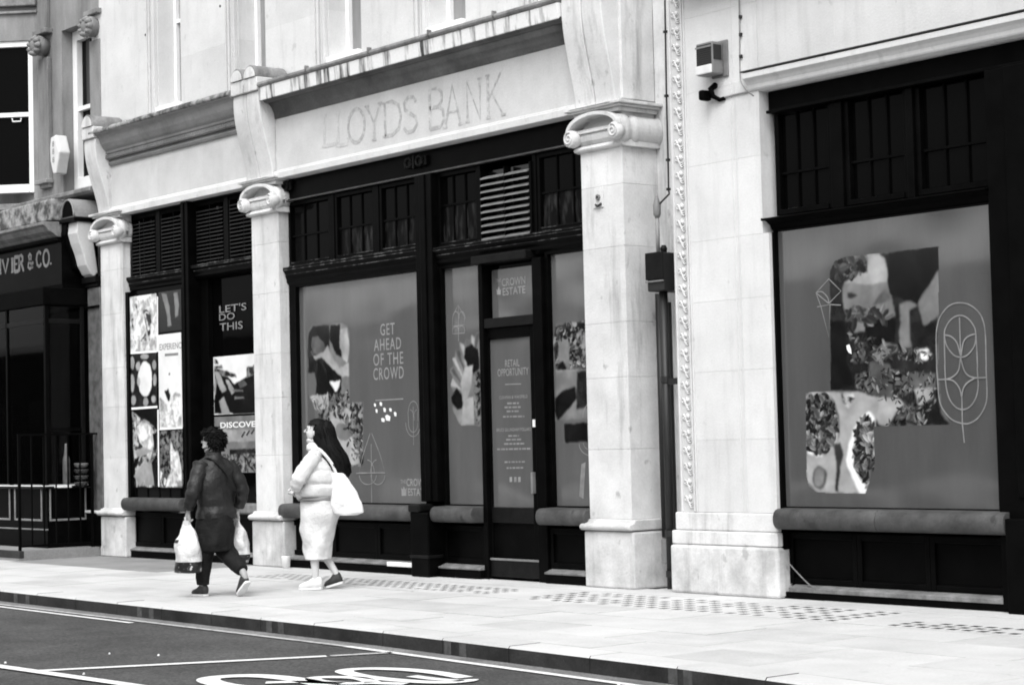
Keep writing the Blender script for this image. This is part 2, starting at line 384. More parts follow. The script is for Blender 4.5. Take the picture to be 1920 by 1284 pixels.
def ribbon(mb, pts, w, y):
    """pts (x,z) world on plane y, width w"""
    n = len(pts); L, R = [], []
    for i in range(n):
        a = Vector(pts[max(i-1, 0)]); b = Vector(pts[min(i+1, n-1)]); d = (b-a)
        if d.length < 1e-9: d = Vector((1, 0))
        d.normalize(); nn = Vector((-d.y, d.x))*w/2; p = Vector(pts[i])
        L.append((p.x+nn.x, y, p.y+nn.y)); R.append((p.x-nn.x, y, p.y-nn.y))
    mb.add(L+R, [(i, i+1, n+i+1, n+i) for i in range(n-1)]); return mb
def spl(pts, k=8, closed=False):
    """Catmull-Rom through 2D/3D points"""
    P = [Vector(p) for p in pts]; n = len(P); out = []
    rngn = n if closed else n-1
    for i in range(rngn):
        g = lambda j: P[j % n] if closed else P[max(0, min(n-1, j))]
        p0, p1, p2, p3 = g(i-1), g(i), g(i+1), g(i+2)
        for j in range(k):
            t = j/k
            out.append(0.5*((2*p1)+(p2-p0)*t+(2*p0-5*p1+4*p2-p3)*t*t+(3*p1-p0-3*p2+p3)*t**3))
    out.append(P[0].copy() if closed else P[-1].copy())
    return out
def arc(cx, cz, rx, rz, a0, a1, n=24):
    return [(cx+rx*cos(radians(a0+(a1-a0)*i/n)), cz+rz*sin(radians(a0+(a1-a0)*i/n))) for i in range(n+1)]

# ================================================================== GROUND
ground = B('ground', -140, 80, -160, 60, -.5, -.14, 'asphalt', kind='structure')
road = obj('road', MB().add([(-90, -13.6, -.12), (60, -13.6, -.12), (60, -3.0, -.12), (-90, -3.0, -.12)], [(0, 1, 2, 3)]), 'asphalt', kind='structure')
KX = [(-60, -3.3), (-30, -3.62), (-19.6, -3.77), (-12.7, -3.90), (-9.0, -4.12), (-7.8, -4.24), (-4, -4.7), (6, -6.0), (30, -9)]
def ky(x):
    for (a, b), (c, d) in zip(KX, KX[1:]):
        if a <= x <= c: return b+(d-b)*(x-a)/(c-a)
    return KX[-1][1]
pave = obj('pavement', MB().pz([(-60, 1.5)]+[(a, b+.28) for a, b in KX]+[(30, 1.5)], -.3, -.012), 'mortar', kind='structure')
# paving slabs laid in courses along the wall
YS = [0.10, -1.28, -1.86, -2.50, -3.06, None]
rows = [(-1.36, -.10), (-1.98, -1.365), (-2.62, -1.985), (-3.20, -2.625), (-9, -3.205)]
for ri, (ya, yb) in enumerate(rows):
    if ri == 0: continue
    x = -29.0+ri*.37
    while x < -5.5:
        w = random.uniform(.72, 1.05); x1 = x+w
        y0a = ya if ya > -8 else ky(x)+.302; y0b = ya if ya > -8 else ky(x1)+.302
        h = random.uniform(-.0022, .002)
        mb = MB().pz([(x+.003, y0a+.002), (x1-.003, y0b+.002), (x1-.003, yb-.002), (x+.003, yb-.002)], -.05, h)
        obj('paving_slab', mb, random.choice(['paving', 'paving', 'paving2', 'paving3']), pave)
        x = x1
# the strip beside the wall: plain concrete margin with pavement lights set in it
def slabs(x0, x1, y0, y1, m, w=.9):
    n = max(1, round((x1-x0)/w)); s = (x1-x0)/n
    for i in range(n): B('paving_slab', x0+i*s+.003, x0+(i+1)*s-.003, y0+.002, y1-.002, -.05, random.uniform(-.0015, .0015), m, pave)
slabs(-29, -24.6, -1.36, .5, 'paving2')
slabs(-24.6, -20.6, -1.36, .12, 'pdirty')
slabs(-20.6, -19.9, -1.36, .12, 'paving')
slabs(-19.9, -5.5, -.36, .12, 'paving', 1.2)
# pavement lights: panels of small dark glass lenses in a pale frame
LI = None
def lightpanel(x0, x1, y0, y1, px_, py_, single):
    B('light_frame', x0, x1, y0, y1, -.05, 0, 'paving', pave)
    nx, ny = int((x1-x0-.06)/px_), int((y1-y0-.06)/py_)
    mbs = MB(); got = []
    for j in range(ny):
        for i in range(nx):
            cx = x0+.03+(i+.5)*px_; cy = y0+.03+(j+.5)*py_
            if random.random() < .12: continue
            got.append((cx, cy))
    global LI
    if single:
        for cx, cy in got:
            if LI is None:
                LI = obj('glass_lens', MB().box(cx-.036, cx+.036, cy-.036, cy+.036, -.01, .0012), 'lens', pave); LI0 = (cx, cy); lightpanel.o = (cx, cy)
            else: inst(LI, cx-lightpanel.o[0], cy-lightpanel.o[1], 0, pave)
    else:
        for cx, cy in got: mbs.box(cx-.030, cx+.030, cy-.028, cy+.028, -.01, .0012)
        obj('glass_lens', mbs, 'lens', pave, kind='stuff')
lightpanel(-9.75, -7.6, -1.36, -.80, .135, .135, True)
B('paving_slab', -9.75, -7.6, -.797, -.363, -.05, 0, 'paving', pave)
B('paving_slab', -10.10, -9.753, -1.36, -.363, -.05, 0, 'paving', pave)
lightpanel(-14.1, -10.103, -1.36, -.363, .155, .15, True)
B('paving_slab', -14.6, -14.103, -1.36, -.363, -.05, 0, 'paving', pave)
lightpanel(-19.0, -14.603, -1.20, -.50, .135, .115, False)
slabs(-19.0, -14.6, -1.36, -1.2, 'paving', 1.1); slabs(-19.0, -14.6, -.5, -.363, 'paving', 1.1)
B('paving_slab', -19.9, -19.003, -1.36, -.363, -.05, 0, 'paving', pave)
slabs(-7.6, -5.0, -1.36, -.363, 'paving')
# small service cover in the footway
cov = B('service_cover', *[PG(790, 1152)[0]-.33, PG(790, 1152)[0]+.33], PG(790, 1160)[1]-.22, PG(790, 1160)[1]+.22, -.05, .004, 'paving', pave)
# kerb stones
kerb = thing('kerb', '', '', (0, 0, -.12)); del kerb['label'], kerb['category']; kerb['kind'] = 'structure'
x = -30.0
while x < -5:
    w = random.uniform(.82, 1.0); x1 = x+w
    a, b = ky(x), ky(x1); g = .004; dz = random.uniform(-.002, .002)
    mb = MB()
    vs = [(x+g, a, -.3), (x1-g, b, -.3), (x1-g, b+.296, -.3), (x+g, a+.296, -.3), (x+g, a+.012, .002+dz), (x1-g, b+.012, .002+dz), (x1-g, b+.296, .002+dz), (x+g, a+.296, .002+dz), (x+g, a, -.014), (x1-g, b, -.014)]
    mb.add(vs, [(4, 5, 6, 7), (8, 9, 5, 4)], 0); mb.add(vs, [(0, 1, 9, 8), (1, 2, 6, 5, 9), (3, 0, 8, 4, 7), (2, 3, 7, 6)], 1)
    obj('kerb_stone', mb, ['paving', 'kface'], kerb)  # face coloured dark for its grime and for the shade on it
    x = x1
# pairs of faded loading blips painted on the kerb face
for p in (30, 262, 505, 840, 1262):
    for dd in (0, 22 if p < 800 else 28):
        X = PG(p+dd, 1103+p*.115+14, -.03)[0]
        for _ in range(6):
            d = ray(p+dd, 1103+p*.116+12); 
            t = (ky(X)-CAM.y)/d.y; X = (CAM+d*t).x
        w = .045
        obj('kerb_blip', MB().add([(X-w, ky(X-w)-.003, -.112), (X+w, ky(X+w)-.003, -.112), (X+w, ky(X+w)-.003, -.016), (X-w, ky(X-w)-.003, -.016)], [(0, 1, 2, 3)]), 'kblip', kerb)
# gutter, lines and lettering painted on the road
def strip(name, pts, w0, w1, z, m, par=road):
    mb = MB(); n = len(pts); L, R = [], []
    for i in range(n):
        a = Vector(pts[max(i-1, 0)]); b = Vector(pts[min(i+1, n-1)]); d = (b-a).normalized(); nn = Vector((-d.y, d.x))
        p = Vector(pts[i]); L.append((*(p+nn*w1), z)); R.append((*(p+nn*w0), z))
    mb.add(R+L, [(i, i+1, n+i+1, n+i) for i in range(n-1)]); return obj(name, mb, m, par)
kp = [(a, ky(a)) for a in [-45, -30, -25, -22, -19.6, -16, -12.7, -11, -10, -9, -8.4, -7.8, -6, -4, 0]]
strip('gutter', kp, -.16, .0, -.116, 'gutter')
strip('yellow_line', [(a, b) for a, b in kp if a <= -12.6], -.23, -.17, -.112, 'rfade')
strip('yellow_line', [(a, b) for a, b in kp if a >= -12.7], -.24, -.17, -.112, 'rpaint')
strip('yellow_line', [(a, b) for a, b in kp if a <= -13.5], -.36, -.30, -.112, 'rpaint')
e = [PG(62, 1259, -.12), PG(612, 1231, -.12)]
strip('bay_end_line', e, -.05, .05, -.112, 'rpaint')
strip('bay_end_line', [PG(620, 1230.5, -.12), PG(735, 1224, -.12)], -.04, .04, -.112, 'rfade')
strip('bay_side_line', [PG(-260, 1214, -.12), PG(0, 1251, -.12), PG(230, 1284, -.12), (-8, -6.35)], -.055, .055, -.108, 'rpaint')
def glyph(pts, w=.085, k=6):
    w *= 1.6
    q = [(*PG(a, b, -.12),) for a, b in pts]; q = [(v.x, v.y) for v in spl(q, k)]
    strip('painted_letter', q, -w/2, w/2, -.110, 'rpaint')
glyph([(612, 1287), (560, 1276), (500, 1269.5), (450, 1268.5), (400, 1272), (392, 1278), (420, 1286), (470, 1292), (560, 1302)], .10)
glyph([(498, 1281.5), (560, 1280), (640, 1283)], .07)
glyph([(700, 1281), (672, 1273), (620, 1271), (588, 1273), (600, 1279), (650, 1283), (700, 1282), (760, 1284)], .07)
glyph([(872, 1272), (820, 1263), (760, 1257), (700, 1255), (655, 1257), (648, 1262), (690, 1271), (760, 1278), (830, 1281), (872, 1278), (880, 1275)], .08)
glyph([(772, 1269), (820, 1275), (868, 1278)], .06)
# bits of litter on the road
SC = [(205, 1226, 'left of the pair of white scraps lying in the open road'), (297, 1229, 'right of the pair of white scraps lying in the open road'),
 (420, 1174, 'biggest crumpled white paper scrap lying in the gutter below the walkers'), (157, 1264, 'white scrap just inside the painted bay corner'),
 (88, 1135, 'small white scrap on the kerb side line at the far left'), (490, 1181, 'small white scrap in the gutter right of the biggest one'),
 (10, 1243, 'white scrap at the left edge just above the bay line'), (1160, 1284, 'white scrap by the kerb at the bottom of the view')]
for i, (a, b, lb) in enumerate(SC):
    X, Y = PG(a, b, -.12); r = random.uniform(.008, .014)*(3 if i == 2 else 1)
    tag(obj('paper_scrap', MB().loft([(X, Y, -.118, r, r*.7), (X+.004, Y, -.106, r*.6, r*.4)], 6), 'paper'), lb, 'litter', 'scraps of litter on the road')

# ================================================================== BANK BUILDING
bank = thing('bank_building', 'pale stone former bank with carved consoles, streaked fascia and black shopfront bays', 'building', (-19, .6, 0))
YF, YG = .13, .19
c1 = (-24.45, -23.83); c2 = (-20.55, -19.95); c3 = (-14.46, -13.86)
zA = .0
def column(x0, x1, yb, lab=None):
    e = bpy.data.objects.new('column', None); C.objects.link(e); e.parent = bank; e.location = Vector(((x0+x1)/2, 0, 0))-bank.location
    ov = .045
    # plinth with rounded foot
    B('plinth', x0-ov, x1+ov*1.3, -ov, yb, 0, .545, 'plinth', e, .02)
    t = [( -.075, .555), (-.10, .575), (-.10, .60), (-.08, .615), (-.03, .63), (-.01, .66), (yb, .66), (yb, .555)]
    obj('base_moulding', MB().px([(y if y != yb else yb, z) for y, z in t], x0-.055, x1+.06), 'plinth', e, .012)
    zs = [.66, 1.33, 2.02, 2.55, 3.28, 3.88, 4.235]
    B('mortar_core', x0+.008, x1-.008, .008, yb, .66, 4.235, 'mortar', e)
    for a, b in zip(zs, zs[1:]):
        B('stone_block', x0, x1, 0, yb, a+.0008, b-.0008, 'stone', e, .003)
    # necking, echinus, abacus
    nk = [(-.0, 4.235), (-.045, 4.245), (-.055, 4.265), (-.04, 4.285), (-.01, 4.30), (yb, 4.30), (yb, 4.235)]
    obj('necking', MB().px(nk, x0-.045, x1+.05), 'stone', e, .006)
    # bell under the volutes
    n = 14; xm = (x0+x1)/2; w = (x1-x0)/2
    mb = MB()
    mb.px([(-.005, 4.302), (-.04, 4.34), (-.05, 4.38), (-.045, 4.41), (yb, 4.41), (yb, 4.302)], x0+.01, x1-.01)
    mb.box(x0-.03, x1+.03, -.07, yb, 4.412, 4.435); mb.box(x0-.02, x1+.02, -.05, yb, 4.437, 4.455)
    mb.px([(-.02, 4.457), (.03, 4.48), (.05, 4.52), (.02, 4.57), (-.03, 4.60), (yb, 4.60), (yb, 4.457)], x0+.01, x1-.01)
    obj('bell', mb, 'stone', e, .006)
    # arched cushion band running from one volute over to the other
    ro = w+.085; za, zb = 4.385, 4.60
    o_ = [(xm+(ro)*cos(t_*pi/20), za+(zb-za)*sin(t_*pi/20)**.72) for t_ in range(21)]
    i_ = [(xm+(ro-.035)*cos(t_*pi/20), za+(zb-.035-za)*max(0, sin(t_*pi/20))**.8) for t_ in range(21)]
    mb = MB(); N_ = 21
    for yy in (-.125, .06): mb.add([(a, yy, b) for a, b in o_], []); mb.add([(a, yy, b) for a, b in i_], [])
    fs = []
    for k in range(20):
        fs += [(k, k+1, N_+k+1, N_+k), (2*N_+k, 3*N_+k, 3*N_+k+1, 2*N_+k+1), (k, 2*N_+k, 2*N_+k+1, k+1), (N_+k, N_+k+1, 3*N_+k+1, 3*N_+k)]
    mb.f += fs; mb.m += [0]*len(fs)
    obj('cushion_arch', mb, 'stone', e, .004)
    for s in (-1, 1):
        vx = xm+s*(w+.02); vz = 4.375
        pr = [(-.135, .066), (-.127, .082), (-.06, .088), (-.02, .07), (.05, .06)]
        mb = MB(); mb.tube([(vx, a, vz) for a, r in pr], [r for a, r in pr], 20)
        v = obj('volute', mb, 'stone', e, 0, True)
        sp = [(vx+s*-1*(.068-.060*t_/26)*cos(t_*.42+1.2), -.137, vz+(.068-.060*t_/26)*sin(t_*.42+1.2)) for t_ in range(26)]
        mb = MB().tube(sp, .011, 5); obj('spiral', mb, 'stone', v, 0, True)
    # side bolster with rings
    mb = MB(); vx = x1+.0
    if yb > .3:
        pr = [(-.06, .105), (.0, .11), (.04, .10), (.07, .082), (.10, .10), (.13, .104), (.18, .098), (yb-.03, .098), (yb-.01, .11), (yb, .11)]
    else: pr = [(-.06, .105), (.0, .10), (.05, .085), (.10, .075), (yb, .085)]
    mb.tube([(vx+.01, a, 4.40) for a, r in pr], [(r*1.35, r*.8) for a, r in pr], 20); obj('bolster', mb, 'stone', e, 0, True)
    for k, (ov, za_, zb_) in enumerate(((.03, 4.605, 4.645), (.07, 4.647, 4.668), (.105, 4.67, 4.70))):
        B('abacus', x0-ov, x1+ov, -ov-.02, yb+.001*k, za_-.03, zb_-.03, 'stone', e, .006)
    return e
column(*c1, YF-.01); column(*c2, YF+.05); column(*c3, .46)

# --- consoles (scroll brackets): S profile, front split in lobes
def console(x0, x1, lobes, ytop, ztop, name='console', zb=4.665):
    e = bpy.data.objects.new(name, None); C.objects.link(e); e.parent = bank; e.location = Vector(((x0+x1)/2, 0, zb))-bank.location
    H = ztop-zb
    def yf(t):   # protrusion from bottom t=0 to head t=1
        if t > .80: return ytop
        u = t/.80
        return -.04-(-ytop-.04)*(3*u**2-2*u**3)*1.0 - .03*sin(u*pi)
    prof = [(yf(i/30*.8), zb+H*i/30*.8) for i in range(31)]
    g = .012; w = (x1-x0-g*(lobes-1))/lobes
    zh = zb+H*.80
    for k in range(lobes):
        a = x0+k*(w+g); b = a+w
        mb = MB().px(prof+[(.2, zh), (.2, zb)], a, b)
        obj('scroll', mb, 'stone', e, .012)
        # head: block with a round top, a barrel running back to the wall
        r = w/2; zc = zb+H*.93
        B('scroll_head', a-.004, b+.004, ytop-.035, .2, zh+.004, zc, 'stone', e, .01)
        arch = [((a+b)/2+r*cos(t_*pi/12), zc+.003+r*1.05*sin(t_*pi/12)) for t_ in range(13)]
        obj('barrel_cap', MB().py(arch, ytop-.04, .2), 'lead', e, .006)
        ia = [((a+b)/2+(r-.02)*cos(t_*pi/12), zc+.003+(r-.02)*1.05*sin(t_*pi/12)) for t_ in range(13)]
        obj('cap_face', MB().py(ia, ytop-.052, ytop-.041), 'stone', e, .004)
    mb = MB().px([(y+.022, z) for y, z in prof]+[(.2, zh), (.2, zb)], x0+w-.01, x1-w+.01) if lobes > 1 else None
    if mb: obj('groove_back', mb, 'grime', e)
    B('foot_slab', x0-.015, x1+.015, -.125, .2, zb-.028, zb-.001, 'stone', e, .006)
    return e
console(-24.42, -24.10, 1, -.24, 5.92)
console(-20.57, -19.98, 2, -.215, 5.95)
console(-14.47, -13.89, 2, -.195, 6.05)

# --- sign panel, moulding, fascia of the main bay
xl, xr = -19.965, -14.475
sp = B('sign_panel', xl, xr, .0, .3, 4.735, 5.575, 'sign', bank)
obj('sign_moulding', MB().px([(.25, 4.63), (-.05, 4.63), (-.055, 4.70), (-.03, 4.705), (-.03, 4.725), (.0, 4.735), (.25, 4.735)], xl, xr), 'stone2', bank, .004)
# fascia slabs with open joints, roll on top
fx = [xl-.0, -18.9, -17.65, -16.55, -15.45, xr+.0]
for a, b in zip(fx, fx[1:]):
    obj('fascia_slab', MB().px([(-.225, 5.555), (-.235, 5.56), (-.245, 5.715), (.22, 5.735), (.22, 5.58), (-.20, 5.58)], a+.004, b-.004), 'fascia', bank, .005)
    obj('lead_roll', MB().px([(-.255, 5.720), (-.27, 5.745), (-.26, 5.775), (-.22, 5.785), (.22, 5.80), (.22, 5.738), (-.24, 5.717)], a+.006, b-.006), 'lead', bank, .008)
for a in fx[1:-1]:
    B('joint_clip', a-.010, a+.010, -.28, -.22, 5.75, 5.81, 'lead', bank, .008)
obj('shadow_cove', MB().px([(-.0005, 5.355), (-.012, 5.36), (-.02, 5.42), (-.05, 5.49), (-.10, 5.538), (-.105, 5.578), (-.0005, 5.578)], xl, xr), 'shadetone', bank, 0, True)  # cove and its dark colour stand in for the fascia's shadow
obj('shadow_moulding', MB().px([(-.20, 5.578), (-.17, 5.56), (-.15, 5.545), (-.11, 5.54), (-.11, 5.578)], xl, xr), 'shadetone', bank)

# ghost lettering of the removed name: simple roman capitals drawn as strokes
GL = {
 'L': [[(0, 0), (0, 1)], [(0, 0), (.55, 0), (.6, .18)], [(-.12, 1), (.12, 1)], [(-.12, 0), (.1, 0)]],
 'O': [[(.5+.42*cos(t*pi/10), .5+.5*sin(t*pi/10)) for t in range(21)]],
 'Y': [[(0, 1), (.4, .48), (.8, 1)], [(.4, .48), (.4, 0)], [(-.1, 1), (.15, 1)], [(.65, 1), (.9, 1)], [(.28, 0), (.52, 0)]],
 'D': [[(0, 0), (0, 1), (.35, 1), (.65, .85), (.76, .5), (.65, .15), (.35, 0), (0, 0)], [(-.12, 1), (0, 1)], [(-.12, 0), (0, 0)]],
 'S': [[(.52, .82), (.42, .97), (.2, 1), (.05, .85), (.08, .66), (.3, .52), (.5, .38), (.55, .18), (.4, .02), (.15, 0), (.02, .16)]],
 'B': [[(0, 0), (0, 1), (.35, 1), (.5, .88), (.5, .65), (.35, .53), (0, .53)], [(.35, .53), (.55, .42), (.58, .15), (.4, 0), (0, 0)]],
 'A': [[(0, 0), (.4, 1), (.8, 0)], [(.15, .35), (.65, .35)], [(-.12, 0), (.12, 0)], [(.68, 0), (.92, 0)]],
 'N': [[(0, 0), (0, 1), (.65, 0), (.65, 1)], [(-.1, 0), (.1, 0)], [(.55, 1), (.78, 1)]],
 'K': [[(0, 0), (0, 1)], [(.6, 1), (0, .42)], [(.18, .56), (.68, 0)], [(-.1, 0), (.1, 0)], [(-.1, 1), (.1, 1)], [(.58, 0), (.8, 0)]],
 'I': [[(0, 0), (0, 1)], [(-.12, 0), (.12, 0)], [(-.12, 1), (.12, 1)]],
 'V': [[(0, 1), (.35, 0), (.7, 1)], [(-.1, 1), (.12, 1)], [(.58, 1), (.8, 1)]],
 'E': [[(0, 0), (0, 1)], [(0, 1), (.5, 1), (.5, .85)], [(0, .52), (.38, .52)], [(0, 0), (.52, 0), (.55, .17)]],
 'R': [[(0, 0), (0, 1), (.35, 1), (.5, .86), (.5, .66), (.35, .52), (0, .52)], [(.28, .52), (.6, 0), (.7, 0)], [(-.1, 0), (.1, 0)]],
 '&': [[(.7, .45), (.5, .1), (.25, 0), (.05, .15), (.1, .38), (.42, .62), (.45, .88), (.28, 1), (.13, .87), (.2, .65), (.65, .02)]],
 'C': [[(.62, .8), (.5, .95), (.35, 1), (.12, .85), (.02, .5), (.12, .15), (.35, 0), (.55, .06), (.64, .2)]],
 '.': [[(0, .0), (0, .12)]],
}
def letter(ch, x, z, w, h, y, st, m, parent, thick=0.0, name='letter'):
    mb = MB()
    for k, pl in enumerate(GL[ch]):
        pts = [(x+a*w, z+b*h) for a, b in pl]
        wd = st if (len(pl) > 2 or abs(pl[0][0]-pl[1][0]) < .3) and not (len(pl) == 2 and pl[0][1] == pl[1][1]) else st*.55
        if ch in 'OC' or len(pl) > 8: q = pts
        else: q = pts
        n0 = len(mb.f); ribbon(mb, q, wd, y-.0006*k)
    return obj(name, mb, m, parent)
# positions read off the photograph, one letter at a time
for ch, l, b, r, t in [('L', 608, 272, 632, 214), ('L', 634, 272, 652, 210), ('O', 650, 268, 684, 205), ('Y', 688, 262, 718, 196), ('D', 722, 253, 752, 190),
                       ('S', 756, 248, 782, 182), ('B', 806, 240, 832, 166), ('A', 834, 236, 868, 160), ('N', 876, 226, 905, 150), ('K', 915, 218, 948, 138)]:
    xc = (l+r)/2
    x0, x1_ = XW(l, (b+t)/2), XW(r, (b+t)/2); z0, z1 = ZW(xc, b), ZW(xc, t)
    wmax = max(a for pl in GL[ch] for a, _ in pl); 
    letter(ch, x0, z0, (x1_-x0)/max(wmax, .5), z1-z0, -.003, .042, 'ghost2' if l < 650 else 'ghost', sp)

# --- sign panel and cornice of the left bay
lx0, lx1 = -24.12, -20.60
B('sign_panel', lx0, lx1, .0, .3, 4.735, 5.30, 'sign', bank)
obj('sign_moulding', MB().px([(.25, 4.61), (-.05, 4.61), (-.055, 4.69), (-.03, 4.695), (-.03, 4.72), (.0, 4.735), (.25, 4.735)], lx0-.2, lx1), 'stone2', bank, .004)
cor = obj('cornice', MB().px([(.2, 5.30), (-.03, 5.30), (-.05, 5.33), (-.05, 5.345), (-.02, 5.36), (-.02, 5.385), (-.07, 5.385), (-.07, 5.45), (-.085, 5.46), (-.09, 5.49), (-.12, 5.52), (-.16, 5.58), (-.19, 5.66), (-.22, 5.69), (-.25, 5.70), (-.26, 5.715), (.2, 5.73)], lx0-.0, lx1), 'grime', bank, .003)
obj('cornice_top', MB().px([(-.275, 5.717), (-.28, 5.75), (-.26, 5.78), (-.2, 5.80), (.2, 5.82), (.2, 5.733), (-.26, 5.717)], lx0-.12, lx1), 'weather', bank, .012)
d0 = obj('dentil', MB().box(lx0+.02, lx0+.047, -.092, -.073, 5.395, 5.44), 'grime', bank)
n = int((lx1-lx0-.06)/.05)
for i in range(1, n): inst(d0, i*.05)
# --- upper storey
UY = .25
ux = [(-25.1, -23.22), (-22.62, -21.18), (-20.55, -19.16), (-18.5, -17.2), (-16.55, -15.28), (-14.6, -13.87)]
for a, b in ux:
    e_ = bpy.data.objects.new('upper_pier', None); C.objects.link(e_); e_.parent = bank; e_.location = Vector(((a+b)/2, UY, 5.7))-bank.location
    for q in range(4):
        z0 = 5.62+q*.95
        B('stone_block', a, b-.0, UY, UY+.5, z0+.0004, z0+.9496, 'stone2', e_)
    # moulded architrave beside the opening (right edge) and sunk flutes
    for dx, w_, pr in ((.02, .05, .05), (.10, .03, .035), (.16, .035, .045), (.27, .02, .02)):
        if b-dx-w_ > a: B('architrave', b-dx-w_, b-dx, UY-pr, UY-.001, 5.62, 9.4, 'stone2', e_, .004)
for (a, b), (c, d) in zip(ux, ux[1:]):
    w_ = bpy.data.objects.new('upper_window', None); C.objects.link(w_); w_.parent = bank; w_.location = Vector(((b+c)/2, UY+.3, 5.9))-bank.location
    B('window_sill', b+.003, c-.003, UY-.06, UY+.4, 5.90, 5.99, 'white', w_, .01)
    B('frame', b+.003, b+.07, UY+.24, UY+.34, 5.992, 9.4, 'white', w_)
    B('frame', c-.07, c-.003, UY+.24, UY+.34, 5.992, 9.4, 'white', w_)
    B('meeting_rail', b+.072, c-.072, UY+.25, UY+.33, 7.15, 7.20, 'white', w_)
    B('pane', b+.072, c-.072, UY+.29, UY+.30, 5.992, 9.4, 'ugrey', w_)
    B('back_wall', b+.003, c-.003, UY+.35, UY+.45, 5.6, 9.4, 'stone2', w_)
B('upper_wall', -25.1, -13.87, UY+.51, 1.6, 4.5, 9.6, 'stone2', bank)
B('pier_upper_wall', -14.46, -13.862, .03, .46, 4.705, 9.6, 'stone', bank, .006)
B('pier_upper_wall', -20.55, -19.97, .2, .5, 4.705, 5.7, 'stone', bank)
for a, b in ((273, 66), (413, 12)):
    X, Z = PW(a, b, UY)
    obj('weep_hole', MB().tube([(X, UY-.006, Z), (X, UY+.05, Z)], .017, 10), 'pblack', bank)
B('parapet', -25.1, -13.87, UY-.1, 1.7, 9.602, 10.5, 'stone2', bank)
B('window_lintel', -25.1, -13.87, UY+.001, UY+.5, 9.43, 9.6, 'stone2', bank)
# recess between the two buildings
B('recess_wall', -13.86, -13.2, .46, 1.6, 0, 9.6, 'stone', bank)
B('interior_wall', -24.6, -13.9, 1.5, 1.6, 0, 4.7, 'blackm', bank)
B('interior_ceiling', -23.8, -14.5, .32, 1.5, 4.45, 4.6, 'blackm', bank)

# ------------------------------------------------------------------ black shopfront, main bay
def sub(name, x, y, z, parent=bank, label=None):
    e = bpy.data.objects.new(name, None); C.objects.link(e); e.parent = parent; e.location = Vector((x, y, z))-wl(parent)
    if label: e['label'] = label
    return e
bx0, bx1 = c2[1]+.002, c3[0]-.002
zb0, zb1 = ZW(545, 376, .1), 4.625
obj('header_beam', MB().px([(.12, zb1), (.12, zb0+.02), (.10, zb0+.02), (.10, zb0), (.3, zb0), (.3, zb1)], bx0, bx1), 'black', bank, .004)
B('header_lip', bx0, bx1, .07, .118, zb0-.012, zb0+.006, 'liplit', bank, .004)  # paler colour carries the light along the beam's lower edge
for a, b in ((780, 305), (530, 352)):
    X, Z = PW(a, b, .1)
    r = sub('beam_boss', X, .1, Z)
    B('boss_plate', X-.20, X+.20, .08, .119, Z-.05, Z+.06, 'iron', r, .01)
    for s in (-1, 1):
        obj('boss_scroll', MB().tube([(X+s*.1+.06*cos(t*.5), .07, Z+.005+.05*sin(t*.5)) for t in range(13)], .016, 6), 'iron', r, 0, True)
    B('boss_pin', X-.014, X+.014, .055, .079, Z-.07, Z+.08, 'iron', r, .005)
# mullion between the two halves
mx0, mx1 = XW(789, 700, .08), XW(820, 700, .08)
B('mullion', mx0, mx1, .045, .32, .80, zb0-.017, 'black', bank, .006)
B('mullion_bead', mx0+.10, mx1-.10, .028, .0445, .8, zb0-.02, 'black', bank, .008)
B('mullion_pedestal', mx0-.01, mx1+.01, -.10, .32, .0, .69, 'black', bank, .012)
B('pedestal_cap', mx0-.03, mx1-.12, -.12, .1, .692, .78, 'iron', bank, .02)
B('pedestal_band', mx0-.02, mx1+.02, -.112, .1, .20, .235, 'iron', bank, .008)
# transom rails
zt0, zt1 = ZW(660, 520, .1), ZW(660, 484, .1)
def transom(x0, x1, za, zb, par=bank):
    h = zb-za
    obj('transom_rail', MB().px([(.14, za), (.10, za+h*.2), (.10, za+h*.35), (.085, za+h*.5), (.085, za+h*.62), (.06, za+h*.78), (.05, za+h*.85), (.05, zb), (.3, zb+.02), (.3, za)], x0, x1), 'black', par, .004)
    for yy, ff in ((.083, .62), (.048, .86), (.048, .985)): B('worn_bead', x0+.02, x1-.003, yy-.002, yy+.004, za+h*ff-.005, za+h*ff+.004, 'wornedge', par)
    B('ledge_dust', x0+.05, x1-.01, .10, .158, zb+.012, zb+.020, 'dustl', par)
transom(bx0, mx0-.002, zt0, zt1); transom(mx1+.002, bx1, ZW(960, 482, .1)+.0, ZW(960, 445, .1))
# transom lights
def transom_window(x0, x1, z0, z1, cols, zbar, m='dusty', lab=None, label=None):
    w = sub('transom_window', (x0+x1)/2, YF, z0, label=label)
    f_ = .045
    B('frame', x0, x0+f_, YF, YF+.08, z0, z1, 'black', w, .004); B('frame', x1-f_, x1, YF, YF+.08, z0, z1, 'black', w, .004)
    B('frame', x0+f_+.001, x1-f_-.001, YF, YF+.08, z0, z0+f_, 'black', w, .004); B('frame', x0+f_+.001, x1-f_-.001, YF, YF+.08, z1-f_, z1, 'black', w, .004)
    X0, X1 = x0+f_+.001, x1-f_-.001
    xs = [X0+(X1-X0)*i/cols for i in range(cols+1)]
    for i in range(1, cols): B('glazing_bar', xs[i]-.009, xs[i]+.009, YF+.02, YF+.06, z0+f_+.001, z1-f_-.001, 'blackm', w)
    if zbar: B('glazing_bar', X0, X1, YF+.017, YF+.057, zbar-.01, zbar+.01, 'black', w)
    B('frame_dust', X0, X1, YF-.004, YF+.03, z0+f_+.001, z0+f_+.012, 'dustl', w)
    zz = [z0+f_+.001]+([zbar] if zbar else [])+[z1-f_-.001]
    for i in range(cols):
        for a, b in zip(zz, zz[1:]):
            B('pane', xs[i]+.01, xs[i+1]-.01, YF+.035, YF+.045, a+.011, b-.011, m if a < zbar-.02 else 'glass', w)
    return w
zTop = zb0-.02
z1 = ZW(660, 486, YF)+.03
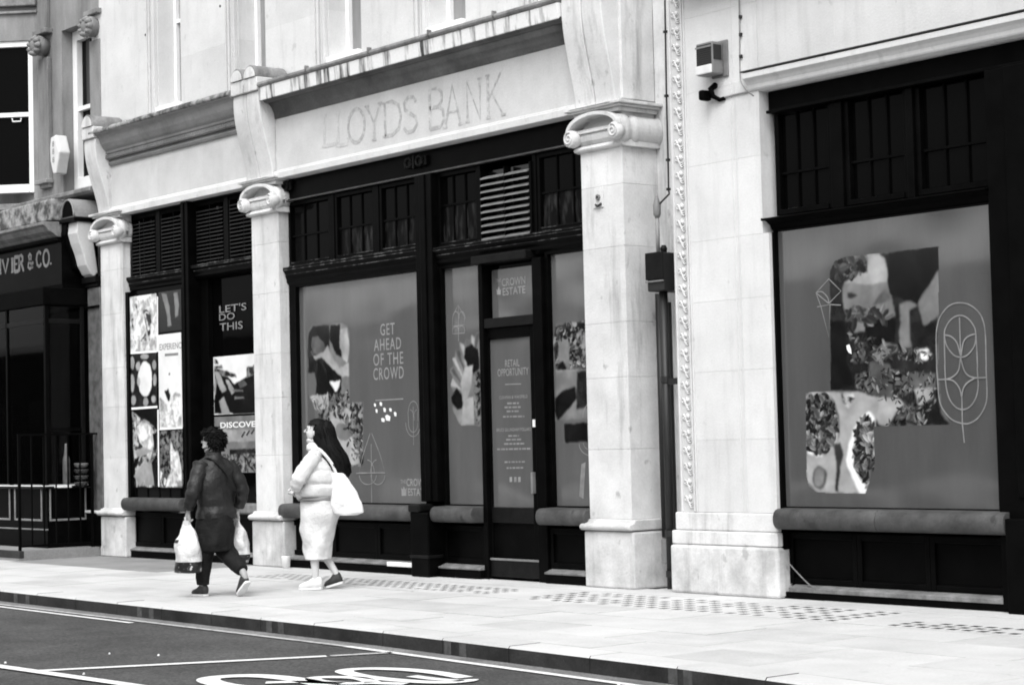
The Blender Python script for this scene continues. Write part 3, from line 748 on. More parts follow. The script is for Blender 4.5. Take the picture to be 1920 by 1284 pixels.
xs = [bx0+.02, XW(620, 430, YF), XW(628, 430, YF), XW(703, 430, YF), XW(712, 430, YF), mx0-.01]
for i, lab in zip((0, 2, 4), ('dark three pane', 'dark', 'dusty streaked')):
    transom_window(xs[i], xs[i+1], zt1+.002, zTop, 3, (zt1+zTop)/2-.02, 'glass' if i == 0 else 'dusty')
for i in (1, 3): B('transom_post', xs[i]+.002, xs[i+1]-.002, .12, .3, zt1+.002, zTop, 'black', bank, .004)
zr = ZW(960, 445, .1)+.002
X1 = XW(898, 400, YF); X2 = XW(903, 400, YF); X3 = XW(1001, 400, YF); X4 = XW(1008, 400, YF)
transom_window(mx1+.005, X1, zr, zTop, 3, (zr+zTop)/2+.05)
B('transom_post', X1+.002, X2-.002, .12, .3, zr, zTop, 'black', bank); B('transom_post', X3+.002, X4-.002, .12, .3, zr, zTop, 'black', bank)
transom_window(X4, bx1, zr, zTop, 3, (zr+zTop)/2, 'dusty')
def louvre(x0, x1, z0, z1, n, m, y0=YF, par=bank, cols=2):
    w = sub('louvre_vent', (x0+x1)/2, y0, z0, par)
    B('frame', x0, x0+.03, y0, y0+.1, z0, z1, 'black', w); B('frame', x1-.03, x1, y0, y0+.1, z0, z1, 'black', w)
    B('louvre_back', x0+.03, x1-.03, y0+.11, y0+.12, z0, z1, 'pblack', w)
    g = .012; X0, X1_ = x0+.032, x1-.032; cw = (X1_-X0)/cols
    for c in range(cols):
        a, b = X0+c*cw+g/2, X0+(c+1)*cw-g/2
        s0 = None
        for i in range(n):
            z = z0+.02+(z1-z0-.05)*i/n; h = (z1-z0-.05)/n
            if s0 is None:
                s0 = obj('slat', MB().px([(y0-.012, z), (y0-.012, z+.016), (y0+.07, z+h*.62), (y0+.07, z+h*.62-.012)], a, b), m, w); zz0 = z
            else: inst(s0, 0, 0, z-zz0)
    for c in range(1, cols): B('louvre_post', X0+c*cw-.006, X0+c*cw+.006, y0-.005, y0+.09, z0, z1, 'black', w)
    return w
louvre(X2, X3, ZW(950, 462, YF), ZW(950, 312, YF), 11, 'slat', YF-.03)

# sill, stall riser and shop windows
zs1, zs0 = ZW(745, 947, .1)+.0, ZW(745, 976, -.06)
def sill(x0, x1, rl=True, rr=True, ztop=None):
    zt = ztop or .755; zb = zt-.17
    n = 12; prof = [(.3, zt+.005), (.06, zt)]+[(.0-.085*sin(pi*k/n)**.7, zb+.085+.085*cos(pi*k/n)) for k in range(1, n)]+[(.05, zb), (.3, zb)]
    return obj('window_sill', MB().px(prof, x0, x1), 'sill', bank, .010, True)
def riser(x0, x1, n, z1=.553, zbase=.12):
    B('riser_board', x0, x1, .13, .3, .0, z1, 'black', bank)
    B('riser_foot', x0, x1, .03, .129, .0, zbase-.03, 'blackm', bank, .006)
    obj('foot_sill', MB().px([(.02, zbase-.028), (.015, zbase-.01), (.13, zbase+.025), (.13, zbase-.028)], x0, x1), 'lead', bank, .004)
    w = (x1-x0)/n
    for i in range(n):
        a, b = x0+i*w, x0+(i+1)*w; f_ = .05
        q = sub('riser_panel', (a+b)/2, .12, zbase)
        B('panel_stile', a+.002, a+f_, .105, .129, zbase+.03, z1, 'black', q, .004); B('panel_stile', b-f_, b-.002, .105, .129, zbase+.03, z1, 'black', q, .004)
        B('panel_rail', a+f_+.001, b-f_-.001, .105, .129, zbase+.03, zbase+.085, 'black', q, .004); B('panel_rail', a+f_+.001, b-f_-.001, .105, .129, z1-.06, z1, 'black', q, .004)
sill(bx0, mx0-.03); riser(bx0, mx0-.03, 3)
xd0, xd1 = XW(905, 800, .1), XW(1024, 800, .1)
sill(mx1+.02, xd0-.01); riser(mx1+.02, xd0-.01, 1)
sill(xd1+.01, bx1); riser(xd1+.01, bx1, 1)
# shop window frames
def shopwin(x0, x1, z0, z1, fr=.05, lab=None, rr=.02):
    w = sub('shop_window', (x0+x1)/2, YF, z0, label=lab)
    B('frame', x0, x0+fr, YF, YF+.1, z0, z1, 'black', w, .004); B('frame', x1-rr, x1, YF, YF+.1, z0, z1, 'black', w, .004)
    B('frame', x0+fr, x1-rr, YF+.02, YF+.1, z0, z0+.015, 'black', w); B('frame', x0+fr, x1-rr, YF, YF+.1, z1-.04, z1, 'black', w, .004)
    B('pane', x0+fr-.01, x1-rr+.01, YG+.003, YG+.012, z0, z1, 'glass', w)
    return (x0+fr, x1-rr, z0+.015, z1-.04)
wA = shopwin(bx0+.0, mx0-.002, .757, zt0+.02, XW(557, 700, YF)-bx0)
wB = shopwin(mx1+.002, xd0-.002, .757, ZW(960, 482, .1)+.02, XW(831, 700, YF)-mx1)
wC = shopwin(xd1+.002, bx1, .757, ZW(960, 482, .1)+.02, XW(1031, 700, YF)-xd1)

# ---------------- door
door = sub('door', (xd0+xd1)/2, .1, 0)
dz1 = ZW(955, 490, .1)
fL = XW(918, 800, .1); fR = XW(1004, 800, .1); fR2 = XW(1013, 800, .1)
B('door_frame', xd0, xd0+.07, .08, .3, 0, dz1, 'black', door, .006)
B('door_frame', fR+.02, xd1, .08, .3, 0, dz1, 'black', door, .006)
B('door_head', xd0-.04, xd1-.17, .02, .3, dz1+.002, dz1+.09, 'iron', door, .01)
xa, xb = xd0+.072, fR+.018
ztr0, ztr1 = ZW(955, 592, .12), ZW(955, 503, .12)
B('transom_bar', xa, xb, .09, .3, ztr0-.11, ztr0-.01, 'iron', door, .006)
B('pane', xa+.03, xb-.02, .2, .21, ztr0, dz1, 'glass', door)
leaf = sub('door_leaf', (xa+xb)/2, .14, 0, bank)
gz0, gz1 = ZW(962, 951, .16), ZW(962, 633, .16)
gx0, gx1 = XW(923, 800, .16), XW(1001, 800, .16)
B('stile', xa, gx0, .13, .19, .03, ztr0-.112, 'black', leaf, .005); B('stile', gx1, xb, .13, .19, .03, ztr0-.112, 'black', leaf, .005)
B('top_rail', gx0+.001, gx1-.001, .13, .19, gz1, ztr0-.112, 'black', leaf, .005)
B('lock_rail', gx0+.001, gx1-.001, .13, .19, gz0-.16, gz0, 'iron', leaf, .005)
B('door_panel', gx0+.001, gx1-.001, .16, .185, .22, gz0-.16, 'black', leaf)
B('kick_board', xa, xb, .11, .129, .03, .20, 'iron', leaf, .004)
B('kick_bead', xa, xb, .10, .128, .201, .222, 'slat', leaf, .003)
B('bottom_rail', gx0+.001, gx1-.001, .131, .19, .03, .219, 'black', leaf, .005)
B('pane', gx0, gx1, .165, .17, gz0, gz1, 'glass', leaf)
B('door_handle', gx1+.02, gx1+.05, .08, .129, ZW(1003, 925, .12), ZW(1003, 885, .12), 'slat', leaf, .006)
B('lock_plate', gx1+.03, gx1+.07, .118, .129, ZW(1009, 800, .12), ZW(1009, 786, .12), 'pwhite', leaf)

# ------------------------------------------------------------------ left bay
YLB = .062
lb0, lb1 = c1[1]+.002, c2[0]-.002
lm0, lm1 = XW(342, 650, .02), XW(355, 650, .02)
zbl = 4.60
B('header_beam', lb0, lb1, .10, .3, ZW(300, 388, .12), zbl, 'black', bank, .006)
B('mullion', lm0, lm1, .02, .32, .0, ZW(348, 380, .12)-.002, 'black', bank, .008)
B('mullion_bead', lm0+.05, lm0+.09, .005, .0195, .78, ZW(348, 380, .12)-.002, 'black', bank, .006)
zl1 = ZW(285, 514, .1); zl0 = ZW(285, 545, .1)
transom(lb0, lm0-.002, zl0, zl1)
zr1 = ZW(420, 490, .1); zr0 = ZW(420, 515, .1)
transom(lm1+.002, lb1, zr0, zr1)
zh = ZW(300, 388, .12)-.002
def bay_louvres(x0, x1, z0):
    xm = (x0+x1)/2
    louvre(x0+.02, xm-.05, z0+.03, zh-.10, 14, 'slatd', YF, bank, 2); louvre(xm+.05, x1-.02, z0+.03, zh-.10, 14, 'slatd', YF, bank, 2)
    B('louvre_mullion', xm-.048, xm+.048, .12, .3, z0+.002, zh, 'black', bank, .004)
    B('louvre_head', x0+.02, xm-.05, .13, .3, zh-.098, zh, 'blackm', bank); B('louvre_head', xm+.05, x1-.02, .13, .3, zh-.098, zh, 'blackm', bank)
bay_louvres(lb0, lm0, zl1); bay_louvres(lm1, lb1, zr1)
sill(lb0, lm0-.003, ztop=.80); riser(lb0, lm0-.003, 2, z1=.60)
wdn = sub('shop_window', (lb0+lm0)/2, YLB, .80)
B('frame', lb0, XW(242, 700, .03), .03, .2, .78, zl0+.02, 'black', wdn, .004)
B('pane', XW(242, 700, .03)-.01, lm0-.002, YLB+.003, YLB+.010, .80, zl0+.02, 'glass', wdn)
# right part: recessed dark doorway with a lower display
YD = .26
B('sill_ledge', lm1+.003, lb1, .14, .4, .60, .74, 'lead', bank, .03)
riser(lm1+.003, lb1, 2, z1=.60)
B('pane', XW(357, 700, YD), lb1, YD+.01, YD+.02, .742, zr0+.02, 'glass', bank)
B('jamb_board', lm1+.003, XW(400, 700, YD), YD-.06, YD+.006, .742, zr0+.02, 'blackm', bank)

# ================================================================== RIGHT BUILDING
rb = thing('limestone_building', 'clean white limestone building with carved leaf band and wide black shopfront at the right', 'building', (-10, .6, 0))
def subr(name, x, y, z, label=None): return sub(name, x, y, z, rb, label)
px0, px1 = -13.20, -11.98
pil = subr('pilaster', (px0+px1)/2, 0, 0)
B('plinth', -13.30, -11.95, -.05, .5, 0, .445, 'plinth', pil, .025)
B('plinth_course', -13.285, -11.96, -.035, .5, .449, .575, 'stone', pil, .012)
B('plinth_course', -13.25, -11.97, -.018, .5, .578, .742, 'stone', pil, .012)
zs = [.745, 1.40, 2.02, 2.66, 3.22, 3.92, 4.60, 5.30, 6.0, 6.8, 7.6]
B('mortar_core', px0+.01, -12.06, .012, .5, .745, 7.6, 'mortar', pil)
for a, b in zip(zs, zs[1:]):
    # shaft course in three vertical strips: band bed, face, moulded right edge
    B('stone_block', px0, -13.005, .014, .5, a+.0008, b-.0008, 'stone2', pil)
    B('stone_block', -13.003, -12.36, 0, .5, a+.0008, b-.0008, 'stone2', pil)
    B('stone_block', -12.358, px1 if a < 3.1 else -12.05, .0, .5, a+.0008, b-.0008, 'stone2', pil)
for x, w, y in ((-13.005, .018, -.016), (-12.98, .02, -.010), (-13.168, .014, -.012)): B('fillet', x, x+w, y, -.0005 if x > -13.01 else .0135, .745, 7.6, 'stone2', pil, .003)
# carved leaf band
def leafmb(z):
    mb = MB(); cx = -13.15
    for q, (du, dv) in enumerate(((0, 0), (.010, -.020), (.022, -.040))):
        pts = [(.012, .118), (.026, .128), (.048, .112), (.060, .086), (.076, .066), (.098, .062), (.112, .074)]
        pp = spl([(cx+a*(1-.05*q)+du, .004, z+b+dv) for a, b in pts], 3); n = len(pp)
        mb.tube(pp, [.0035+.0055*sin(pi*min(1, i/(n-1)+.08)) for i in range(n)], 5)
    mb.loft([(cx+.085, .010, z+.088, .006, .006), (cx+.085, .006, z+.105, .022, .016), (cx+.080, .006, z+.125, .018, .014), (cx+.070, .010, z+.142, .004, .004)], 8)
    mb.tube([(cx+.008, .006, z+.100), (cx+.022, .0, z+.096), (cx+.034, .004, z+.084)], [.003, .008, .003], 5)
    return mb
l0 = obj('carved_leaf', leafmb(.76), 'stone2', pil, 0, True)
P_ = .150
for i in range(1, 45): inst(l0, 0, 0, i*P_)
for x in (-12.40, -12.345): B('fillet', x, x+.012, -.007, -.0005, .745, 4.62, 'stone2', pil, .003)
# corner stones worn into a curve where the shopfront begins
nib = [(.0, 4.44), (.0, 4.10), (.05, 4.02), (.13, 3.93), (.16, 3.8), (.16, 4.44)]
fascR = subr('wall_above', -10, 0, 4.7)
wz = [4.70, 5.45, 6.2, 6.95, 7.6]
for q, (a, b) in enumerate(zip(wz, wz[1:])):
    x = -12.047
    while x < -5.5:
        w = 1.6 if x > px1+.1 or q % 2 else .9
        B('stone_block', x, x+w-.001, 0.0, .5, a+.0005, b-.0005, 'stone2', fascR); x += w
B('wall_core', -12.05, -5.5, .01, .5, 4.5, 7.6, 'stone2', fascR)
# cornice over the shopfront, dark top joint
obj('shop_cornice', MB().px([(.3, 4.49), (.02, 4.49), (-.0, 4.50), (-.02, 4.505), (-.03, 4.52), (-.035, 4.55), (-.055, 4.58), (-.08, 4.60), (-.09, 4.605), (-.09, 4.655), (-.0, 4.662), (.3, 4.662)], -12.16, -5.5), 'stone2', rb, .004)
B('cornice_lead', -12.18, -5.5, -.098, .0, 4.664, 4.676, 'pipe', rb)
B('band_course', -12.92, -5.5, -.22, -.002, 5.56, 5.72, 'grime', rb, .01)
B('band_course', -12.98, -12.925, -.16, -.002, 5.60, 5.72, 'stone2', rb, .01)
B('upper_front', px0, -5.5, .003, 1.7, 7.605, 10.5, 'stone2', rb)
# shopfront
rx0, rx1 = -11.99, XW(1862, 600, .12)
B('header_beam', -12.03, -5.5, .10, .4, ZW(1430, 212, .1), 4.487, 'blackm', rb, .006)
zhb = ZW(1430, 212, .1)
B('header_lip', -12.0, -5.5, .03, .3, zhb-.03, zhb-.002, 'black', rb, .006)
jx = XW(1860, 500, .1)
jx0 = jx; jx = XW(1861, 600, .0)
B('shop_pilaster', jx, jx+.75, .0, .4, .02, zhb-.032, 'blackm', rb, .008)
B('pilaster_rib', jx+.2, jx+.5, -.03, -.001, .9, zhb-.032, 'blackm', rb, .008)
B('pilaster_base', XW(1886, 1050, -.08), jx+.8, -.08, -.032, .0, .74, 'blackm', rb, .012)
tz1, tz0 = ZW(1640, 382, .05), ZW(1640, 412, .1)
rtx0 = -12.04
obj('transom_rail', MB().px([(.14, tz0), (.10, tz0+.03), (.08, tz0+.07), (.03, tz0+.10), (-.03, tz0+.12), (-.03, tz1-.02), (.0, tz1), (.3, tz1+.02), (.3, tz0)], rtx0, jx-.002), 'blackm', rb, .004)
def rwin(x0, x1):
    w = subr('transom_window', (x0+x1)/2, YF, tz1)
    f_ = .05; z0, z1 = tz1+.02, zhb-.035
    B('frame', x0, x0+f_, YF-.02, YF+.08, z0, z1, 'black', w, .005); B('frame', x1-f_, x1, YF-.02, YF+.08, z0, z1, 'black', w, .005)
    B('frame', x0+f_+.001, x1-f_-.001, YF-.03, YF+.08, z0, z0+f_, 'black', w, .005)
    c = [x0+f_+(x1-x0-2*f_)*i/3 for i in range(4)]; zm = (z0+z1)/2-.08
    for i in (1, 2): B('glazing_bar', c[i]-.008, c[i]+.008, YF+.01, YF+.05, z0+f_, z1, 'blackm', w)
    B('glazing_bar', c[0], c[3], YF+.005, YF+.045, zm-.01, zm+.01, 'black', w)
    for i in range(3):
        for a, b in ((z0+f_, zm), (zm, z1)): B('pane', c[i]+.009, c[i+1]-.009, YF+.03, YF+.035, a+.011, b-.011, 'glass', w)
tx = [rtx0+.06, XW(1565, 330, YF), XW(1588, 330, YF), XW(1708, 330, YF), XW(1722, 330, YF), jx-.01]
for i in (0, 2, 4): rwin(tx[i], tx[i+1])
for i in (1, 3): B('transom_post', tx[i]+.002, tx[i+1]-.002, .08, .3, tz1+.01, zhb-.032, 'black', rb, .006)
B('return_jamb', -11.979, XW(1459, 700, .035), .035, .4, .0, tz0, 'blackm', rb, .004)
def rsill(x0, x1):
    zt = .79; zb = zt-.185; n = 12
    prof = [(.3, zt+.005), (.04, zt)]+[(.0-.095*sin(pi*k/n)**.7, zb+.092+.092*cos(pi*k/n)) for k in range(1, n)]+[(.04, zb), (.3, zb)]
    xm = x0+(x1-x0)*.47
    for a, b in ((x0, xm-.002), (xm+.002, x1)): obj('window_sill', MB().px(prof, a, b), 'sill', rb, .008, True)
rsill(-11.955, XW(1879, 990, -.10))
B('riser_board', -11.945, jx-.002, .13, .4, 0, .583, 'blackm', rb)
B('riser_foot', -11.95, jx-.002, .04, .128, 0, .06, 'blackm', rb, .006)
obj('foot_sill', MB().px([(.03, .062), (.025, .10), (.128, .125), (.128, .062)], -11.9, jx-.002), 'lead', rb, .004)
w = (jx-.002+11.95)/3
for i in range(3):
    a, b = -11.95+i*w, -11.95+(i+1)*w; q = subr('riser_panel', (a+b)/2, .12, .15)
    B('panel_stile', a+.002, a+.05, .10, .129, .13, .58, 'black', q, .005); B('panel_stile', b-.05, b-.002, .10, .129, .13, .58, 'black', q, .005)
    B('panel_rail', a+.051, b-.051, .10, .129, .13, .18, 'black', q, .01); B('panel_rail', a+.051, b-.051, .10, .129, .52, .58, 'black', q, .005)
rw = subr('shop_window', -10.8, YF, .8)
B('frame', -11.97, XW(1460, 700, .05), .05, YF+.1, .802, tz0+.01, 'blackm', rw, .004)
B('frame', XW(1864, 700, .05), jx-.002, .05, .15, .802, tz0+.01, 'blackm', rw, .004)
B('pane', -11.96, jx-.003, .095, .102, .802, tz0+.02, 'glass', rw)
B('interior_wall', -12, -5.5, 1.5, 1.6, 0, 4.7, 'blackm', rb)
B('side_wall', -13.19, -5.5, 1.6, 1.7, 0, 7.6, 'stone2', rb)
B('plain_front', jx+.76, -5.5, .1, .4, 0, zhb-.033, 'blackm', rb)

# ================================================================== LEFT BUILDING
lf = thing('stucco_building', 'grey stained stucco building at the left with sash windows and black shopfront', 'building', (-27, .8, 0))
def subl(name, x, y, z, label=None): return sub(name, x, y, z, lf, label)
LY = .30; SY = -.62
wx = (XW(117, 200, LY), XW(176, 200, LY)+.35)      # second window opening
rE = XW(205, 200, LY)
zt_, zb_ = ZW(133, 52, LY), ZW(140, 350, LY)
B('upper_wall', -34, wx[0], LY, .9, 5.12, 10, 'stucco', lf)
B('upper_wall', wx[0], wx[1], LY, .9, zt_, 10, 'stucco', lf)
B('upper_wall', wx[1], rE, LY, .9, 5.12, 10, 'stucco', lf)
wnd = subl('sash_window', (wx[0]+wx[1])/2, .6, zb_)
B('box_frame', wx[0]+.002, wx[0]+.13, LY+.17, LY+.35, zb_, zt_-.002, 'white', wnd, .006)
B('box_frame', wx[1]-.13, wx[1]-.002, LY+.17, LY+.35, zb_, zt_-.002, 'white', wnd, .006)
B('box_frame', wx[0]+.131, wx[1]-.131, LY+.17, LY+.35, zt_-.15, zt_-.002, 'white', wnd, .006)
B('sill_board', wx[0]+.131, wx[1]-.131, LY+.17, LY+.35, zb_, zb_+.16, 'white', wnd, .006)
zm_ = ZW(165, 200, LY+.2)
B('meeting_rail', wx[0]+.131, wx[1]-.131, LY+.19, LY+.3, zm_-.03, zm_+.03, 'white', wnd)
B('pane', wx[0]+.13, wx[1]-.13, LY+.26, LY+.27, zb_+.1, zt_-.1, 'glass', wnd)
B('curtain', wx[0]+.3, wx[0]+.42, LY+.235, LY+.25, zm_, zt_-.15, 'drape', wnd)
# strip pilasters with carved heads
def pilstrip(x0, x1, head, lowz=None):
    q = subl('strip_pilaster', (x0+x1)/2, LY, 5.4)
    B('pilaster_shaft', x0, x1, LY-.07, LY-.001, lowz or 5.3, head-.15, 'stucco', q, .01)
    B('pilaster_shaft', x0+.03, x1-.03, LY-.06, LY-.001, head+.28, head+.95, 'stucco', q, .01)
    B('pilaster_cap', x0-.05, x1+.05, LY-.13, LY-.001, head+.20, head+.27, 'stucco', q, .01)
    B('pilaster_foot', x0-.03, x1+.03, LY-.13, LY-.001, 5.36, 5.42, 'stucco', q, .01) if lowz is None else None
    # head: carved block with curls
    hx = (x0+x1)/2; hd = subl('carved_head', hx, LY, head)
    w_ = (x1-x0)/2+.005
    obj('head_block', MB().tube([(hx, LY-.0, head+.02), (hx, LY-.12, head+.03), (hx, LY-.20, head+.01), (hx, LY-.24, head)], [w_*.8, w_*.95, w_*.8, w_*.4], 12), 'stucco', hd, 0, True)
    for i in range(9):
        a = i*2*pi/9; r = w_*.75
        p = (hx+r*cos(a), LY-.19, head+.02+r*.9*sin(a))
        obj('curl', MB().loft([(p[0], p[1], p[2]-.05, .01, .01), (p[0], p[1]-.015, p[2]-.03, .04, .045), (p[0], p[1]-.02, p[2], .052, .06), (p[0], p[1], p[2]+.035, .03, .03), (p[0], p[1], p[2]+.05, .006, .006)], 8), 'stucco', hd, 0, True)
hz = ZW(88, 80, LY-.2)
pilstrip(XW(80, 200, LY), XW(98, 200, LY), hz)
pilstrip(XW(177, 200, LY), XW(196, 200, LY), ZW(190, 42, LY-.2), 5.3)
# brick toothing strip at the party wall
zq = 5.6
while zq < 6.75:
    B('brick', rE+.004, rE+.14, LY-.02+random.uniform(-.01, .01), .8, zq, zq+.058, 'brick', lf); zq += .068
B('upper_wall', rE, rE+.16, LY+.02, .9, 4.7, 10, 'stucco', lf)
# canted bay with a wide sash window
x0c = XW(70, 200, LY); n45 = Vector((1, -1, 0)).normalized(); p0 = Vector((x0c, LY, 0))
along = Vector((-1, -1, 0)).normalized()
def canted(name, s0, s1, z0, z1, d0, d1, m, par, bev=0.0):
    """box on the canted face: s along it from the wall, d outwards"""
    a = p0+along*s0; b = p0+along*s1
    poly = [a+n45*d0, b+n45*d0, b+n45*d1, a+n45*d1]
    return obj(name, MB().pz([(v.x, v.y) for v in poly], z0, z1), m, par, bev)
def SZ(px, py, d=0.0):
    p = PP(px, py, p0+n45*d, n45); return (p-p0).dot(along), p.z
bay = subl('bay_front', x0c, LY, 5.1)
sR, zbw = SZ(64, 360); _, ztw = SZ(50, 76); sG, zbg = SZ(54, 345); _, ztg = SZ(45, 87); _, zmr = SZ(30, 215)
canted('bay_wall', 0, sR, 5.12, 10, -.3, 0, 'stucco', bay)
canted('bay_wall', sR, 2.2, ztw, 10, -.3, 0, 'stucco', bay)
canted('bay_cornice', -.02, 2.3, ztw+.50, ztw+.62, 0, .10, 'lead', bay, .015)
canted('bay_cornice', -.02, 2.3, ztw+1.15, ztw+1.45, 0, .22, 'lead', bay, .02)
canted('bay_cornice', -.02, 2.3, ztw+.40, ztw+.44, 0, .05, 'stucco', bay, .01)
bw_ = subl('bay_sash_window', x0c-.5, LY-.5, zbw)
canted('box_frame', sR+.002, sG, zbw, ztw, -.12, -.03, 'white', bw_, .006)
canted('box_frame', sG, 2.2, ztg, ztw-.002, -.12, -.03, 'white', bw_, .006)
canted('sill_board', sG, 2.2, zbw, zbg, -.12, -.02, 'white', bw_, .006)
canted('meeting_rail', sG, 2.2, zmr-.03, zmr+.035, -.11, -.04, 'white', bw_, .004)
canted('pane', sG-.01, 2.2, zbw, ztw, -.10, -.09, 'glass', bw_)
a = p0+along*(SZ(30, 222)[0])-n45*.03
obj('sash_lift', MB().tube([a+along*.07+Vector((0, 0, zmr-.05)), a+along*.06+Vector((0, 0, zmr-.10)), a-along*.06+Vector((0, 0, zmr-.10)), a-along*.07+Vector((0, 0, zmr-.05))], .011, 6), 'white', bw_)
# ledge, stained apron, cornice and fascia of the shop
obj('shop_ledge', MB().px([(.3, 5.0), (-.02, 5.0), (-.06, 5.03), (-.06, 5.08), (-.0, 5.10), (.3, 5.12)], -34, -24.62), 'lead', lf, .01)
canted('bay_ledge', -.1, 2.3, 5.02, 5.11, 0, .12, 'lead', bay, .01)
B('shop_soffit', -34, -25.1, -.255, .3, ZW(60, 543, SY)+.01, 3.758, 'blackm', lf)
B('shop_apron', -34, -25.2, -.35, .3, 4.66, 4.96, 'weather', lf, .02)
obj('shop_cornice', MB().px([(.3, 4.42), (-.30, 4.42), (-.34, 4.46), (-.42, 4.50), (-.47, 4.56), (-.52, 4.58), (-.52, 4.62), (.3, 4.66)], -34, -25.15), 'lead', lf, .008)
obj('cornice_moulding', MB().px([(.3, 4.345), (-.28, 4.345), (-.30, 4.36), (-.32, 4.375), (-.33, 4.415), (.3, 4.415)], -34, -25.1), 'black', lf, .004)
fsb = B('fascia_board', -34, -25.1, -.26, .3, 3.76, 4.343, 'black', lf)
yF = -.264
for ch, l, b, r, t in [('I', -2, 513, 3, 487), ('V', 5, 511, 17, 487), ('I', 22, 510, 24, 485), ('E', 27, 509, 35, 482), ('R', 36, 507, 45, 479), ('&', 52, 504, 62, 476), ('C', 68, 500, 77, 472), ('O', 80, 499, 92, 469), ('.', 95, 496, 96, 493)]:
    x0_, x1_ = XW(l, (b+t)/2, yF), XW(r, (b+t)/2, yF); z0_, z1_ = ZW((l+r)/2, b, yF), ZW((l+r)/2, t, yF)
    wm = max(max(q for pl in GL[ch] for q, _ in pl), .5)
    if ch == 'I': wm = 1; x0_ = (x0_+x1_)/2; x1_ = x0_+.3
    if ch == '.': x1_ = x0_+.1; z1_ = z0_+.25
    letter(ch, x0_, z0_, (x1_-x0_)/wm, z1_-z0_, yF, .055 if ch in 'IVER.' else .045, 'gold', fsb)
# end console of the shop: barrel-topped block on a long leaning scroll
ec = subl('end_console', -24.9, -.2, 4.0)
bxa, bxb = -25.12, -24.72
ar = [((bxa+bxb)/2+.20*cos(t*pi/14), 4.66+.27*sin(t*pi/14)) for t in range(15)]
obj('barrel_top', MB().py(ar, -.24, .3), 'grime', ec, .012)
ai = [((bxa+bxb)/2+.165*cos(t*pi/14), 4.68+.22*sin(t*pi/14)) for t in range(15)]
obj('barrel_face', MB().py(ai, -.248, -.241), 'blackm', ec)
obj('barrel_rim', MB().tube([((bxa+bxb)/2+.19*cos(t*pi/14), -.25, 4.67+.24*sin(t*pi/14)) for t in range(15)], .014, 6), 'stucco', ec, 0, True)
B('console_slab', bxa-.03, bxb+.03, -.27, .3, 4.60, 4.655, 'black', ec, .01)
obj('leaning_scroll', MB().px([(.02, 4.598), (-.20, 4.598), (-.22, 4.44), (-.18, 4.3), (-.12, 4.15), (-.08, 4.0), (-.01, 3.88), (.04, 3.84), (.10, 3.90), (.08, 4.05), (.06, 4.2), (.03, 4.38)], bxa+.13, bxb), 'sign', ec, .015)
obj('scroll_front', MB().px([(-.14, 4.598), (-.235, 4.598), (-.25, 4.44), (-.21, 4.3), (-.15, 4.15), (-.11, 3.98), (-.04, 3.92)], bxa-.02, bxa+.128), 'black', ec, .012)
# side pilaster
pp = subl('shop_pilaster', -24.65, 0, 0)
pxa, pxb = XW(166, 700, -.02), XW(189, 700, -.02)
B('pilaster_shaft', pxa, pxb-.0, -.02, .3, .62, 3.68, 'pmid', pp, .008)
B('pilaster_cap', pxa-.06, pxb+.0, -.08, .3, 3.74, 3.83, 'black', pp, .01); B('pilaster_cap', pxa-.03, pxb+.0, -.05, .3, 3.682, 3.738, 'black', pp, .01)
B('pilaster_band', pxa-.03, pxb, -.05, -.021, 3.40, 3.43, 'black', pp, .005)
B('pilaster_base', pxa-.05, pxb, -.06, .3, .14, .58, 'black', pp, .01); B('pilaster_base', pxa-.06, pxb+.0, -.08, .3, .582, .618, 'stone', pp, .01)
# projecting shop window: front plane and return
sx = -24.90
sw = subl('shop_window', -26, SY, .9)
zsi, zso = 1.13, ZW(60, 575, SY)
def yz(px, py): return PXP(px, py, sx)
B('corner_post', sx-.06, sx, SY, SY+.06, .9, zso, 'black', sw, .005)
B('corner_post', sx-.06, sx, -.09, -.03, .9, zso, 'iron', sw, .005)
B('return_rail', sx-.05, sx, SY+.061, -.091, 1.72, 1.76, 'black', sw); B('return_rail', sx-.05, sx, SY+.061, -.091, 3.2, 3.26, 'iron', sw)
B('pane', sx-.03, sx-.02, SY+.06, -.09, .95, zso, 'glass', sw)
for a in (-26.1, -27.6): B('window_post', a-.05, a, SY, SY+.06, .9, zso, 'black', sw, .005)
B('front_rail', -34, sx-.061, SY, SY+.05, 3.2, 3.26, 'iron', sw)
B('pane', -34, sx-.061, SY+.02, SY+.03, .95, zso, 'glass', sw)
obj('sill_rail', MB().pz([(-34, SY-.05), (sx+.05, SY-.05), (sx+.05, -.03), (-34, -.03)], .93, .965), 'iron', sw, .008)
B('sill_bead', -34, sx+.055, SY-.056, SY-.045, .966, .98, 'pwhite', sw); B('sill_bead', sx+.045, sx+.056, SY-.045, -.03, .966, .98, 'pwhite', sw)
B('window_head', -34, sx+.03, SY-.04, .25, zso+.002, ZW(60, 543, SY), 'blackm', sw, .01)
